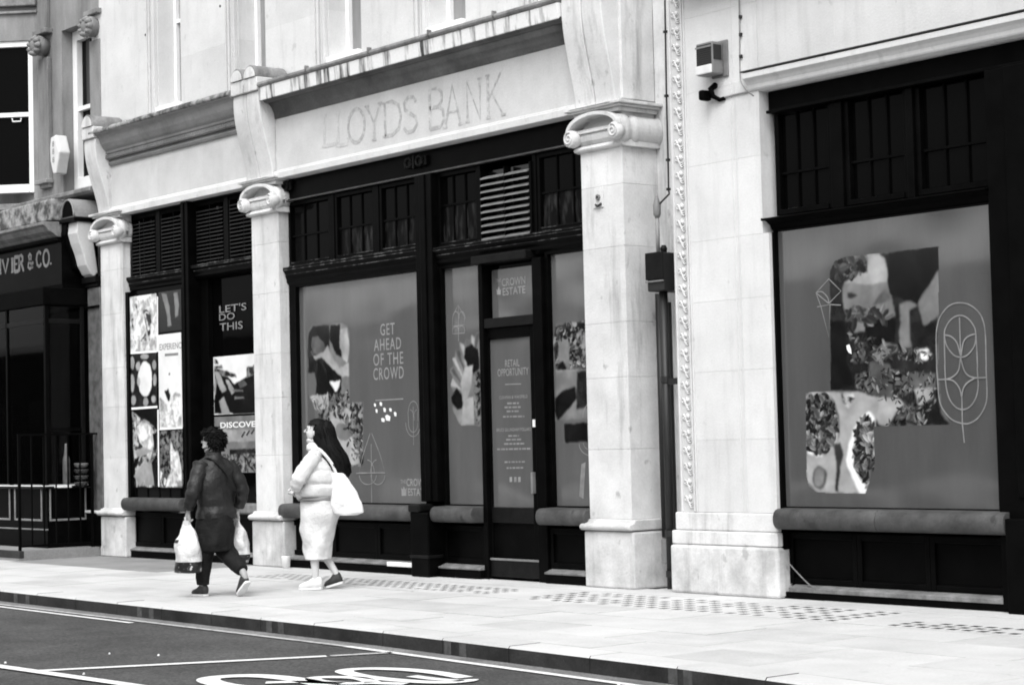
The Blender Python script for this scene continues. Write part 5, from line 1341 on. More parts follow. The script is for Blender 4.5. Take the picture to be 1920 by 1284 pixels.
for q in ([(243.5, 660), (294, 656.5), (294, 660.5), (243.5, 664)], [(245.5, 764), (295, 760.5), (295, 764.5), (245.5, 768)], [(295, 768), (297.5, 767), (299, 912), (296.5, 912)], [(294, 556), (296.2, 556), (296.5, 660), (294.3, 660)], [(299, 803), (342, 801), (342, 803.5), (299, 806)]):
    flat('border', q, y1-.0008, 'paper', b3)
# doorway side posters
y0d = YD-.002
def boardd(label, l, t, r, b, m, dy): return board(label, l, t, r, b, m, YD, dy=dy)
PR.build(); PR = None
t1 = thing('window_lettering', 'thin white lettering reading lets do this on the dark glass', 'lettering', (XW(435, 595, YD), YD, ZW(435, 620, YD)))
for s, l, t, r, b in (("LET'S", 411, 570, 462, 584), ('DO', 411, 587, 440, 600), ('THIS', 412, 604, 455, 618.5)): textpx(s, l, t, r, b, y0d, 'pgrey', t1, bold=.006)
b7 = boardd('poster photograph of stepped tree lined terraces behind the walking man', 400, 667, 492, 776, 'pwhite', 3)
yy = YD-.001
flat('print_shape', [(402, 690), (428, 706), (440, 720), (452, 712), (468, 704), (492, 700), (492, 775), (402, 776)], yy, 'pblack', b7)
for q in ([(401, 672), (408, 674), (410, 682), (402, 682)], [(401, 686), (416, 684), (418, 690), (402, 692)], [(404, 690), (440, 700), (444, 708), (408, 704)], [(462, 688), (476, 686), (478, 700), (462, 708)], [(474, 684), (492, 680), (492, 694), (476, 696)]): flat('print_shape', q, yy-.001, 'pleaf', b7)
for q in ([(402, 697), (410, 696), (424, 730), (416, 734), (408, 720)], [(424, 712), (430, 712), (440, 735), (434, 740)], [(410, 752), (420, 744), (432, 776), (416, 776)], [(402, 705), (406, 715), (404, 740), (402, 740)]): flat('print_shape', q, yy-.002, 'plight', b7)
for q in ([(436, 730), (456, 731), (456, 733), (437, 734)], [(440, 744), (458, 744), (458, 746), (440, 748)]): flat('print_shape', q, yy-.002, 'pgrey', b7)
flat('print_shape', [(446, 718), (456, 712), (464, 720), (450, 728)], yy-.002, 'pmid', b7)
b8 = boardd('poster headed discover with a beach photograph behind the walking man', 402, 781, 492, 886, 'pgrey', 2)
textpx('DISCOVER', 413, 790, 490, 801, yy-.001, 'pwhite', b8, bold=.02)
flat('print_shape', [(403, 806), (492, 804), (492, 826), (403, 830)], yy, 'plight', b8)
flat('print_shape', [(430, 842), (492, 840), (492, 850), (430, 852)], yy-.001, 'pdark', b8)
flat('print_shape', [(403, 852), (492, 850), (492, 885), (403, 886)], yy-.0005, 'pleaf', b8)
for k in range(3): flat('pencil_scribble', [(452+k*9, 818-k*3), (458+k*9, 808-k*2), (460+k*9, 809-k*2), (454+k*9, 820-k*3)], yy-.003, 'pdark', b8)
if PR is not None: PR.build(); PR = None
# --- poster R : big pane at the right
YV = .090; L1, L2, L3, L4 = YV-.001, YV-.002, YV-.003, YV-.004
rX0, rX1 = XW(1461, 700, YV), XW(1866, 700, YV)
pR = vin('window_poster', 'large grey vinyl window poster with market photograph and rounded leaf emblem at right', rX0, rX1, .803, tz0+.0, YV)
z_ = lambda pts: [(1460+a/4.571, 420+b/4.571) for a, b in pts]       # from the enlarged crops
k_ = lambda pts: [(1460+a/4.571, 680+b/4.571) for a, b in pts]
PR = Print(L1, pR, (XW(1500, 700, L1), XW(1800, 700, L1), ZW(1640, 930, L1), ZW(1640, 450, L1)))
flat('photo_print', z_([(430, 430), (450, 360), (500, 300), (560, 282), (920, 245), (940, 240), (1370, 190), (1390, 380), (1340, 450), (1200, 650), (1240, 860), (1370, 780), (1360, 1190)])+k_([(1360, 100), (1370, 330), (1390, 420), (1480, 530), (805, 545), (700, 250), (445, 245)])+z_([(440, 1180), (440, 700)]), L1, 'pdark', pR)
flat('photo_print', z_([(560, 290), (760, 265), (765, 410), (690, 440), (640, 470), (560, 480)]), L2, 'pleaf', pR)
flat('photo_print', z_([(752, 262), (850, 250), (900, 290), (925, 380), (930, 500), (960, 620), (1000, 790), (800, 800), (600, 800), (560, 700), (540, 560), (560, 500), (660, 460), (700, 410), (770, 412)]), L3, 'pgrey', pR)
flat('photo_print', z_([(752, 262), (850, 250), (900, 290), (925, 380), (930, 505), (880, 500), (800, 530), (720, 520), (620, 500), (560, 505), (660, 460), (700, 410), (770, 412)]), L4, 'plight', pR)
flat('photo_print', z_([(590, 590), (630, 585), (680, 610), (620, 640), (590, 630)]), L4, 'pdark', pR); flat('photo_print', z_([(860, 600), (920, 560), (960, 640), (900, 680), (800, 700)]), L4, 'pmid', pR)
flat('photo_print', z_([(950, 245), (1370, 190), (1375, 380), (1330, 440), (1220, 620), (1180, 690), (960, 600), (935, 480)]), L2, 'pblack', pR)
flat('photo_print', z_([(1040, 680), (1120, 660), (1190, 700), (1120, 740), (1130, 1060), (1030, 1060)]), L3, 'pgrey', pR)
flat('photo_print', z_([(1190, 690), (1370, 400), (1400, 600), (1370, 780), (1240, 860)]), L3, 'pgrey', pR)
flat('photo_print', z_([(445, 830), (560, 830), (600, 1200)])+k_([(640, 180), (445, 245)]), L2, 'pblack', pR)
flat('photo_print', z_([(640, 840), (730, 830), (745, 910), (650, 930)]), L3, 'pgrey', pR)
flat('photo_print', z_([(740, 830), (1000, 810), (1000, 1020), (880, 1020), (800, 1120), (760, 1000)]), L2, 'pblack', pR)
flat('photo_print', z_([(690, 1010), (730, 1010), (740, 1180), (640, 1200), (630, 1120)]), L3, 'pmid', pR)
flat('photo_print', z_([(800, 1110), (900, 1020), (1010, 1040), (1020, 1090), (900, 1150), (840, 1180)]), L3, 'pgrey', pR)
flat('photo_print', z_([(1165, 1080), (1300, 1065), (1310, 1150), (1180, 1180)]), L3, 'pflower', pR)
flat('photo_print', z_([(780, 1180), (960, 1200)])+k_([(985, 290), (850, 300), (770, 250)]), L3, 'pmid', pR)
flat('photo_print', k_([(1110, 90), (1350, 90), (1345, 215), (1120, 215)]), L3, 'pmid', pR)
flat('photo_print', k_([(985, 60), (1110, 90), (1120, 260), (1000, 260)]), L3, 'pcrowd', pR)
flat('photo_print', k_([(660, 100), (770, 60), (775, 250), (660, 220)]), L3, 'pcrowd', pR)
flat('photo_print', k_([(1165, 225), (1335, 210), (1320, 290), (1200, 375)]), L3, 'plight', pR)
flat('photo_print', k_([(800, 330), (900, 300), (1040, 310), (1080, 350), (1000, 440), (930, 540), (860, 540), (790, 400)]), L3, 'plight', pR)
flat('photo_print', k_([(1090, 350), (1200, 400), (1260, 540), (950, 540), (1040, 430)]), L2, 'pcrowd', pR)
# food photograph, lower left
flat('photo_print', k_([(230, 300), (260, 262), (300, 252), (710, 248), (860, 300), (830, 540), (822, 900), (760, 1000), (740, 1116), (340, 1110), (250, 1030), (235, 700)]), L2, 'plight', pR)
flat('photo_print', k_([(232, 330), (270, 275), (400, 262), (460, 340), (500, 480), (510, 600), (440, 640), (460, 700), (400, 790), (360, 770), (330, 800), (280, 760), (240, 740)]), L3, 'pleaf', pR)
for q in ([(245, 770), (275, 710), (300, 795)], [(315, 800), (340, 755), (375, 800)]): flat('print_shape', k_(q), L4, 'pwhite', pR)
flat('print_shape', k_([(430, 265), (480, 320), (520, 450), (525, 600), (500, 690), (510, 600), (505, 470), (460, 340)]), L4, 'pmid', pR)
flat('print_shape', k_([(530, 265), (640, 255), (655, 310), (600, 385), (550, 350)]), L3, 'pcloth', pR)
flat('print_shape', k_([(600, 680), (640, 560), (700, 470), (790, 420), (820, 470), (815, 545), (720, 470), (680, 560), (760, 640), (822, 800), (810, 880), (740, 1116), (690, 1110), (620, 980), (585, 840)]), L3, 'pwhite', pR)
flat('print_shape', k_([(690, 500), (740, 460), (810, 550), (815, 800), (822, 990), (760, 1060), (700, 1000), (640, 860), (640, 720), (660, 600), (740, 610), (690, 560)]), L4, 'pleaf', pR)
flat('print_shape', [(1460+a/4.571, 680+b/4.571) for a, b in E_(350, 977, 62, 100, 0, 360, 20)[:-1]], L3, 'pmid', pR)
flat('print_shape', [(1460+a/4.571, 680+b/4.571) for a, b in E_(350, 977, 46, 78, 0, 360, 20)[:-1]], L4, 'pgrey', pR)
flat('print_shape', k_([(470, 700), (530, 690), (560, 780), (530, 900), (510, 1110), (480, 1100), (500, 880)]), L3, 'pdark', pR)
PR.scatter(k_([(240, 300), (400, 262), (470, 360), (505, 600), (400, 780), (240, 740)]), 330, .045, .008, .30, 1.9)
PR.scatter(k_([(690, 500), (740, 460), (810, 550), (822, 990), (760, 1060), (640, 860), (660, 600)]), 260, .05, .008, .28, 2.6)
PR.scatter(k_([(720, 480), (800, 560), (815, 700), (720, 640)]), 40, .05, .1, .4, 2.6)
PR.scatter(k_([(640, 180), (780, 60), (980, 60), (1350, 100), (1360, 330), (1250, 540), (900, 540), (1040, 360), (820, 300)]), 260, .035, .01, .26, 3.0)
PR.scatter(z_([(600, 900), (760, 960), (1010, 1040), (1340, 1090), (1340, 1190), (640, 1190)]), 200, .04, .012, .22, 2.8)
PR.scatter(z_([(470, 320), (720, 290), (740, 400), (600, 470), (500, 480)]), 60, .05, .008, .2, 1.4)
PR.scatter(z_([(560, 720), (900, 720), (980, 830), (640, 900)]), 60, .06, .02, .15, 2.2)
PR.crop(k_([(232, 262), (262, 252), (445, 245)])+z_([(443, 1180), (432, 480), (440, 400), (480, 320), (560, 282), (1370, 190), (1372, 1280)])+k_([(1400, 380), (1480, 532), (815, 545), (822, 900), (745, 1118), (330, 1112), (262, 1060), (240, 980)]))
PR.build(); PR = None
flat('bright_spot', z_([(580, 1040), (605, 1030), (620, 1070), (625, 1115), (600, 1100), (585, 1075)]), L4-.001, 'pwhite', pR)
L5 = L4-.001
el = lambda cx, cy, rx, ry, a, b, n=22: k_(E_(cx, cy, rx, ry, a, b, n))
lines(pR, [el(1557, -210, 140, 265, 0, 180)+k_([(1425, 128)])[:0], el(1566, -70, 207, 300, 0, 180, 30)], L5, .013) if False else None
# rounded outer and inner capsule with leaf arcs
outer = z_([(1355, 1190), (1350, 960), (1370, 830), (1420, 740), (1480, 690), (1550, 675), (1630, 690), (1700, 740), (1745, 810), (1770, 930), (1778, 1190)])
outer2 = k_([(1778, 60), (1785, 280), (1765, 380), (1710, 470), (1640, 515), (1585, 520), (1500, 495), (1430, 430), (1380, 330), (1362, 150), (1355, 50)])
inner = z_([(1425, 1190), (1420, 950), (1435, 880), (1480, 815), (1545, 783), (1610, 800), (1665, 860), (1690, 940), (1703, 1190)])
inner2 = k_([(1703, 60), (1710, 200), (1690, 300), (1640, 375), (1580, 400), (1520, 380), (1465, 310), (1435, 200), (1425, 50)])
def smooth(p): return [(v.x, v.y) for v in spl(p, 5)]
lines(pR, [smooth(outer+outer2+outer[:1]), smooth(inner+inner2+inner[:1]),
    z_([(1550, 800), (1560, 1130)]), k_([(1570, 250), (1575, 520), (1592, 685)]),
    smooth(z_([(1420, 950), (1440, 1040), (1500, 1120), (1560, 1140), (1620, 1120), (1680, 1040), (1692, 940)])),
    smooth(z_([(1420, 950), (1480, 965), (1530, 1020), (1560, 1130)])), smooth(z_([(1692, 940), (1630, 960), (1585, 1010), (1565, 1130)])),
    smooth(z_([(1560, 1140)])+k_([(1545, 60), (1500, 115), (1440, 140), (1365, 143)])), smooth(z_([(1560, 1140)])+k_([(1590, 60), (1630, 110), (1690, 128), (1780, 126)])),
    smooth(k_([(1440, 140), (1500, 155), (1550, 215), (1570, 290)])), smooth(k_([(1690, 128), (1620, 170), (1585, 220), (1572, 290)]))], L5, .012)
lines(pR, [z_([(430, 470), (320, 590), (360, 700), (430, 970), (440, 690), (330, 710)]), z_([(430, 470), (535, 575), (430, 680)]), smooth(z_([(320, 590), (370, 580), (420, 630), (430, 680)])), z_([(320, 590), (430, 680)]), z_([(440, 690), (535, 695)])], L5, .009)

# ================================================================== OPPOSITE SIDE OF THE STREET (unseen; low terrace added to shape the reflections in the glass)
ob = thing('added_terrace', 'added low dark brick terrace with a pale parapet, shaped for the window reflections', 'building', (-20, -24, 0))
B('wall', -110, 60, -30, -23, 0, 5.3, 'opp', ob); B('parapet', -110, 60, -30, -22.85, 5.302, 5.55, 'oppw', ob)
w0 = B('window', -100, -98.2, -23.05, -22.97, .9, 3.4, 'oppg', ob)
for i in range(1, 50):
    inst(w0, i*3.1, 0, 0)
fp = obj('far_pavement', MB().box(-110, 60, -23, -13.6, -.2, 0), 'paving2', kind='structure')

# ================================================================== PEOPLE
def skinbody(name, V, Ed, root, m, parent, sub=2):
    keys = list(V); me = bpy.data.meshes.new(name)
    me.from_pydata([V[k][0] for k in keys], [(keys.index(a), keys.index(b)) for a, b in Ed], [])
    me.materials.append(M[m])
    o = bpy.data.objects.new(name, me); C.objects.link(o); o.parent = parent
    o.modifiers.new('skin', 'SKIN')
    for i, k in enumerate(keys):
        r = V[k][1]; sv = me.skin_vertices[0].data[i]
        sv.radius = r if isinstance(r, tuple) else (r, r); sv.use_root = (k == root)
    s = o.modifiers.new('sub', 'SUBSURF'); s.levels = sub; s.render_levels = sub
    o.modifiers['skin'].use_smooth_shade = True
    return o
def chain(V, Ed, start, pts):
    prev = start
    for i, (p, r) in enumerate(pts):
        k = f'{start}_{len(V)}'; V[k] = (p, r); Ed.append((prev, k)); prev = k
    return prev
def hand(V, Ed, wrist, d, side, curl):
    """palm and five fingers from wrist; d = pointing direction, side = thumb direction, curl = direction the fingers close"""
    w = Vector(V[wrist][0]); d = Vector(d).normalized(); s = Vector(side).normalized(); c = Vector(curl).normalized()
    k = f'{wrist}_palm'; p = w+d*.055; V[k] = (tuple(p), (.028, .020)); Ed.append((wrist, k))
    for i, (off, ln) in enumerate(((.026, .068), (.009, .076), (-.009, .071), (-.026, .056))):
        b = p+s*off*.8+d*.022
        chain(V, Ed, k, [(tuple(b), .0105), (tuple(b+s*off*.2+d*ln*.42+c*ln*.12), .0095), (tuple(b+s*off*.25+d*ln*.58+c*ln*.52), .0085), (tuple(b+s*off*.2+d*ln*.35+c*ln*.85), .0075)])
    b = w+d*.03+s*.03
    chain(V, Ed, k, [(tuple(b), .012), (tuple(b+s*.022+d*.028+c*.012), .0105), (tuple(b+s*.012+d*.05+c*.03), .009)])
def add_head(V, Ed, neck, c, yawh, nod, r=1.0):
    """head as a chain with jaw, nose and ears; c = centre, yawh turn to the left in radians"""
    c = Vector(c)
    def T(x, y, z):
        y, z = y*cos(nod)-z*sin(nod), y*sin(nod)+z*cos(nod)
        return tuple(c+Vector((x*cos(yawh)-y*sin(yawh), x*sin(yawh)+y*cos(yawh), z))*r)
    V['hd0'] = (T(0, -.005, -.075), (.062, .066)); V['hd1'] = (T(0, .004, -.01), (.078, .094)); V['hd2'] = (T(0, -.006, .055), (.076, .092)); V['hd3'] = (T(0, -.008, .095), (.045, .055))
    Ed += [(neck, 'hd0'), ('hd0', 'hd1'), ('hd1', 'hd2'), ('hd2', 'hd3')]
    V['chin'] = (T(0, .072, -.088), .022); Ed.append(('hd0', 'chin'))
    V['nose'] = (T(0, .104, -.012), .011); V['nb'] = (T(0, .088, .018), .012); Ed += [('hd1', 'nb'), ('nb', 'nose')]
    return T
def feet(V, Ed, ank, heel, toe):
    V[ank+'h'] = (heel, .030); Ed.append((ank, ank+'h')); V[ank+'b'] = (tuple((Vector(heel)+Vector(toe))/2+Vector((0, 0, .012))), (.036, .026)); V[ank+'t'] = (toe, (.032, .018))
    Ed += [(ank+'h', ank+'b'), (ank+'b', ank+'t')]
def face(T, parent, m='skin'):
    for s in (-1, 1):
        mb = MB(); c = T(s*.030, .079, .012)
        mb.loft([(c[0], c[1], c[2]-.008, .003, .003), (c[0], c[1], c[2], .013, .009), (c[0], c[1], c[2]+.008, .003, .003)], 8)
        obj('eye', mb, 'pblack', parent, 0, True)
        a, b, c_ = T(s*.014, .090, .034), T(s*.032, .086, .040), T(s*.048, .072, .034)
        obj('eyebrow', MB().tube([a, b, c_], [.003, .004, .002], 5), 'hair', parent)
        e0 = T(s*.078, -.004, -.004)
        mb = MB().loft([(e0[0], e0[1], e0[2]-.032, .004, .006), (e0[0], e0[1], e0[2]-.018, .010, .014), (e0[0], e0[1], e0[2]+.008, .012, .020), (e0[0], e0[1], e0[2]+.026, .006, .010)], 10)
        obj('ear', mb, m, parent, 0, True)
    a, b, c_ = T(-.022, .082, -.052), T(0, .093, -.050), T(.022, .082, -.052)
    obj('mouth', MB().tube([a, b, c_], [.003, .007, .003], 6), 'pmid', parent, 0, True)
def shoe(heel, toe, parent, m, sole, w=.047):
    h, t = Vector(heel), Vector(toe); d = (t-h); L = d.length; d.normalize(); sd = d.cross(Vector((0, 0, 1))).normalized(); u = sd.cross(d)
    def ringp(f, wd, lo, hi): 
        c = h+d*L*f; return [c+sd*(wd*cos(a))+u*((lo+hi)/2+(hi-lo)/2*sin(a)) for a in [2*pi*k/12 for k in range(12)]]
    mb = MB(); R_ = [ringp(-.16, .014, -.015, .03), ringp(-.10, .034, -.028, .075), ringp(.10, .038, -.030, .095), ringp(.38, .041, -.030, .078), ringp(.65, w, -.030, .045), ringp(.95, w*.96, -.030, .030), ringp(1.12, w*.6, -.028, .015), ringp(1.19, .012, -.022, .0)]
    for r_ in R_: mb.add(r_, [])
    for i in range(len(R_)-1): mb.f += [(i*12+k, i*12+(k+1) % 12, (i+1)*12+(k+1) % 12, (i+1)*12+k) for k in range(12)]
    mb.f += [tuple(range(12))[::-1], tuple(range(84, 96))]; mb.m = [0]*len(mb.f)
    s_ = obj('shoe', mb, m, parent, 0, True)
    mb = MB(); q = [(f, wd) for f, wd in ((-.15, .020), (-.08, .036), (.3, .043), (.7, w+.004), (1.0, w), (1.18, .022))]
    top = [h+d*L*f+sd*wd-u*.020 for f, wd in q]+[h+d*L*f-sd*wd-u*.020 for f, wd in q[::-1]]
    bot = [p-u*.020 for p in top]; n = len(top)
    mb.add(top+bot, [tuple(range(n)), tuple(range(n, 2*n))[::-1]]+[(i, (i+1) % n, n+(i+1) % n, n+i) for i in range(n)]); obj('sole', mb, sole, s_)
def grow(prev, fn, n): return [fn(i/(n-1)) for i in range(n)]
def lerp_rings(keys, n):
    """keys: list of rings; returns n smoothly interpolated rings"""
    K = [Vector(k+(0,)*(6-len(k))) if False else k for k in keys]; L = len(keys)-1; out = []
    for i in range(n):
        t = i/(n-1)*L; j = min(int(t), L-1); f = t-j; f = f*f*(3-2*f)*.5+f*.5
        out.append(tuple(a+(b-a)*f for a, b in zip(keys[j], keys[j+1])))
    return out
def plastic_bag(name, label, parts, pos, rz, scale, grp):
    t = thing(name, label, 'bag', (0, 0, 0), grp)
    keys = [(0, 0, -.46, .055, .10), (0, 0, -.45, .085, .125), (0, .0, -.38, .095, .135), (0, 0, -.26, .10, .13), (0, 0, -.15, .075, .11), (.0, 0, -.07, .035, .075), (0, 0, -.02, .014, .04), (0, 0, .015, .010, .018)]
    mb = MB().loft(lerp_rings(keys, 26), 26, 0, .040, 10, seed=pos[0]*7)
    # crumpled print round the lower part
    nb = len(mb.f); n = 26
    for i in range(25):
        z = lerp_rings(keys, 26)[i][2]
        for k in range(n):
            if parts and z < -.36 : mb.m[i*n+k] = 1
            if parts == 1 and -.20 < z < -.175 and 3 < k < 11: mb.m[i*n+k] = 1
    o = obj('bag_body', mb, ['plastic', 'pattern'], t, 0, True)
    for s in (-1, 1):
        obj('bag_handle', MB().tube([(s*.008, -.015, -.02), (s*.010, -.02, .04), (s*.008, 0, .07), (s*.010, .02, .04), (s*.008, .015, -.02)], [(.003, .010)]*5, 6), 'plastic', t, 0, True)
    t.location = pos; t.rotation_euler = (0, 0, rz); t.scale = (scale,)*3
    return t

# ---------------------------------------------------------------- man walking away, seen from behind
man = thing('person', 'person in dark leather jacket and wide trousers carrying two white plastic bags', 'person', (0, 0, 0), 'pedestrians on the pavement')
V = {}; Ed = []
V['pel'] = ((0, 0, .92), (.15, .11)); V['wst'] = ((0, .01, 1.06), (.14, .10)); V['cst'] = ((0, .01, 1.26), (.16, .115)); V['shc'] = ((0, -.01, 1.35), (.09, .07)); V['nck'] = ((0, .0, 1.455), (.052, .055)); V['nk2'] = ((0, .012, 1.50), (.050, .052))
Ed += [('pel', 'wst'), ('wst', 'cst'), ('cst', 'shc'), ('shc', 'nck'), ('nck', 'nk2')]
T = add_head(V, Ed, 'nk2', (0, .035, 1.595), .62, 0.0, 1.06)
V['lh'] = ((-.095, .0, .86), .085); V['lk'] = ((-.10, .07, .48), .058); V['la'] = ((-.10, .08, .11), .038)
V['rh'] = ((.095, .0, .86), .085); V['rk'] = ((.10, -.02, .47), .058); V['ra'] = ((.11, -.37, .24), .038)
Ed += [('pel', 'lh'), ('lh', 'lk'), ('lk', 'la'), ('pel', 'rh'), ('rh', 'rk'), ('rk', 'ra')]
feet(V, Ed, 'la', (-.10, .06, .05), (-.11, .24, .032)); feet(V, Ed, 'ra', (.11, -.395, .17), (.11, -.27, .055))
V['ls'] = ((-.16, -.02, 1.345), .042); V['le'] = ((-.28, -.05, 1.10), .043); V['lw'] = ((-.31, .02, .89), (.028, .022))
V['rs'] = ((.16, -.02, 1.345), .042); V['re'] = ((.27, -.08, 1.10), .043); V['rw'] = ((.26, -.04, .88), (.028, .022))
Ed += [('shc', 'ls'), ('ls', 'le'), ('le', 'lw'), ('shc', 'rs'), ('rs', 're'), ('re', 'rw')]
hand(V, Ed, 'lw', (-.02, .05, -1), (0, 1, .1), (1, 0, .3)); hand(V, Ed, 'rw', (-.0, .05, -1), (0, 1, .1), (-1, 0, .3))
skinbody('body', V, Ed, 'pel', 'skin2', man); face(T, man, 'skin2')
# hair: short thick crop
hc = T(0, -.022, .020); rr = []
for k in range(13):
    a = -1.0+k*(pi/2+1.0)/12; zz = hc[2]+.124*sin(a); r_ = .114*cos(a); rr.append((hc[0], hc[1], zz, max(r_*.98, .004), max(r_*1.08, .004), .62))
mb = MB().loft(rr, 34, 0, .022, 30)
T2 = T(0, .055, .0); keep = []
for f in mb.f:
    c = sum((Vector(mb.v[i]) for i in f), Vector())/len(f); d = (c-Vector(hc)); fd = (Vector(T(0, 1, 0))-Vector(T(0, 0, 0))).normalized()
    if (d.dot(fd) > .060 and d.z < .045) or (d.dot(fd) > -.035+d.z*.6 and d.z < -.012): continue
    keep.append(f)
mb.f = keep; mb.m = [0]*len(keep)
obj('hair', mb, 'hair', man, 0, True)
def tufts(name, parent, centre, rx, ry, rz, n, L_, m, rot, lo=-.35, front=.35, down=.6, seed=1, r0=.006, ucut=.42):
    mb = MB(); r_ = random.Random(seed); c = Vector(centre)
    for _ in range(n):
        u = r_.uniform(lo, 1); a = r_.uniform(0, 2*pi); h = math.sqrt(max(0, 1-u*u)); d = Vector((cos(a)*h, sin(a)*h, u))
        fr = d.y
        if fr > front and u < ucut: continue
        p = Vector((d.x*rx, d.y*ry, d.z*rz)); p = Vector((p.x*cos(rot)-p.y*sin(rot), p.x*sin(rot)+p.y*cos(rot), p.z)); dd = p.normalized()
        t = (dd*.5+Vector((r_.uniform(-.7, .7), r_.uniform(-.7, .7), -down+r_.uniform(-.4, .4)))).normalized()
        l = L_*r_.uniform(.6, 1.3); a0 = c+p*.94; mb.tube([a0, a0+dd*l*.35+t*l*.3, a0+dd*l*.30+t*l*.8, a0+dd*l*.12+t*l*1.15], [r0, r0*1.2, r0*.8, r0*.15], 4)
    return obj(name, mb, m, parent, 0, True)
tufts('hair_tufts', man, T(0, -.022, .020), .112, .120, .125, 700, .036, 'hair', .62, lo=-.85, front=.30)
# jacket
jk = [(0, -.01, .80, .215, .165), (0, -.01, .86, .225, .175), (0, -.01, .93, .205, .155), (0, -.01, 1.00, .215, .165), (0, -.01, 1.10, .225, .165), (0, -.01, 1.22, .228, .160), (0, -.01, 1.32, .222, .145), (0, -.01, 1.39, .18, .118), (0, -.005, 1.435, .115, .09), (0, .0, 1.475, .075, .075)]
jacket = obj('jacket', MB().loft(lerp_rings(jk, 56), 48, 0, .034, 8, seed=3), 'leather', man, 0, True, 1)
def sleeve(a, b, c, par, m, r=(.088, .078, .052), seed=0, nm='sleeve', wr=.012):
    pts = spl([a, b, c], 9); n = len(pts)
    rs = [r[0]+(r[1]-r[0])*min(1, i/(n/2)) if i < n/2 else r[1]+(r[2]-r[1])*((i-n/2)/(n/2)) for i in range(n)]
    mb = MB().tube([tuple(p) for p in pts], [q*(1+.10*sin(i*1.9+seed)) for i, q in enumerate(rs)], 16)
    mb.v = [tuple(Vector(v)+Vector((1, 1, 0)).normalized()*mnoise.noise(Vector(v)*12)*wr) for v in mb.v]
    return obj(nm, mb, m, par, 0, True, 1)
sleeve((-.155, -.01, 1.375), (-.29, -.06, 1.10), (-.315, .015, .905), jacket, 'leather'); sleeve((.155, -.01, 1.375), (.28, -.09, 1.10), (.265, -.045, .895), jacket, 'leather', seed=2)
obj('collar', MB().loft([(0, 0, 1.44, .082, .082), (0, 0, 1.465, .085, .085), (0, .005, 1.495, .074, .076), (0, .005, 1.49, .066, .068)], 20, cap=False), 'leather', jacket, 0, True)
# crossbody strap over the back
sp_ = spl([(-.13, .09, 1.40), (-.10, -.08, 1.425), (-.02, -.155, 1.33), (.08, -.178, 1.20), (.17, -.165, 1.05), (.225, -.08, .94)], 6)
mb = MB(); 
mb.tube([tuple(p+Vector((0, -.008, .0))) for p in sp_], [(.006, .017)]*len(sp_), 6); obj('strap', mb, 'strap', man, 0, True)
# very wide trousers, gathered below the jacket
tr = [(0, 0, .46, .17, .20), (0, 0, .56, .185, .205), (0, 0, .70, .20, .20), (0, -.005, .83, .205, .175), (0, 0, .95, .17, .14)]
trs = obj('trousers', MB().loft(lerp_rings(tr, 22), 32, 0, .030, 8, seed=5), 'trousers', man, 0, True, 1)
obj('trouser_leg', MB().loft(lerp_rings([(-.10, .085, .115, .062, .072), (-.10, .085, .20, .07, .08), (-.10, .07, .36, .088, .10), (-.09, .05, .52, .11, .13), (-.08, .03, .66, .12, .14)], 20), 24, 0, .012, 12, seed=1), 'trousers', trs, 0, True, 1)
mb = MB(); pts = spl([(.08, .0, .62), (.10, -.03, .48), (.105, -.19, .36), (.11, -.345, .265)], 6)
mb.tube([tuple(p) for p in pts], [.13-.064*i/(len(pts)-1) for i in range(len(pts))], 20); mb.v = [tuple(Vector(v)*(1+.03*mnoise.noise(Vector(v)*13))) for v in mb.v]
obj('trouser_leg', mb, 'trousers', trs, 0, True, 1)
shoe((-.10, .05, .045), (-.11, .235, .042), man, 'shoed', 'shoe'); shoe((.11, -.40, .165), (.11, -.275, .052), man, 'shoed', 'shoe')
mx, my = PG(405, 1117)
RZ = radians(92)
man.location = (mx, my, 0.0); man.rotation_euler = (0, 0, RZ); man.scale = (.93, .93, .94)
def wpt(root_loc, rz, p): return Vector(root_loc)+Vector((p[0]*cos(rz)-p[1]*sin(rz), p[0]*sin(rz)+p[1]*cos(rz), p[2]))
plastic_bag('plastic_bag', 'full white plastic bag with black base hanging at the left of the walker', 1, wpt((mx, my, 0), RZ, (-.285, .037, .728)), RZ+.5, 1.06, 'white plastic bags')
plastic_bag('plastic_bag', 'slim white plastic bag hanging at the right of the walker, before the middle column', 1, wpt((mx, my, 0), RZ, (.244, -.028, .722)), RZ+.1, .92, 'white plastic bags')

# ---------------------------------------------------------------- woman in white, profile to the left
wom = thing('person', 'person in white quilted vest and white skirt with long black hair', 'person', (0, 0, 0), 'pedestrians on the pavement')
V = {}; Ed = []
V['pel'] = ((0, -.02, .92), (.15, .13)); V['wst'] = ((0, .01, 1.06), (.14, .12)); V['cst'] = ((0, .02, 1.24), (.145, .125)); V['shc'] = ((0, -.01, 1.36), (.085, .075)); V['nck'] = ((0, -.005, 1.425), (.044, .046)); V['nk2'] = ((0, .012, 1.465), (.044, .046))
Ed += [('pel', 'wst'), ('wst', 'cst'), ('cst', 'shc'), ('shc', 'nck'), ('nck', 'nk2')]
T = add_head(V, Ed, 'nk2', (0, .035, 1.565), .10, .16, 1.06)
V['lh'] = ((-.09, .0, .85), .09); V['lk'] = ((-.08, .05, .48), .056); V['lc'] = ((-.08, .05, .34), .050); V['la'] = ((-.08, .04, .11), .034)
V['rh'] = ((.09, .0, .85), .09); V['rk'] = ((.08, .05, .47), .056); V['rc'] = ((.08, -.02, .34), .048); V['ra'] = ((.08, -.14, .14), .034)
Ed += [('pel', 'lh'), ('lh', 'lk'), ('lk', 'lc'), ('lc', 'la'), ('pel', 'rh'), ('rh', 'rk'), ('rk', 'rc'), ('rc', 'ra')]
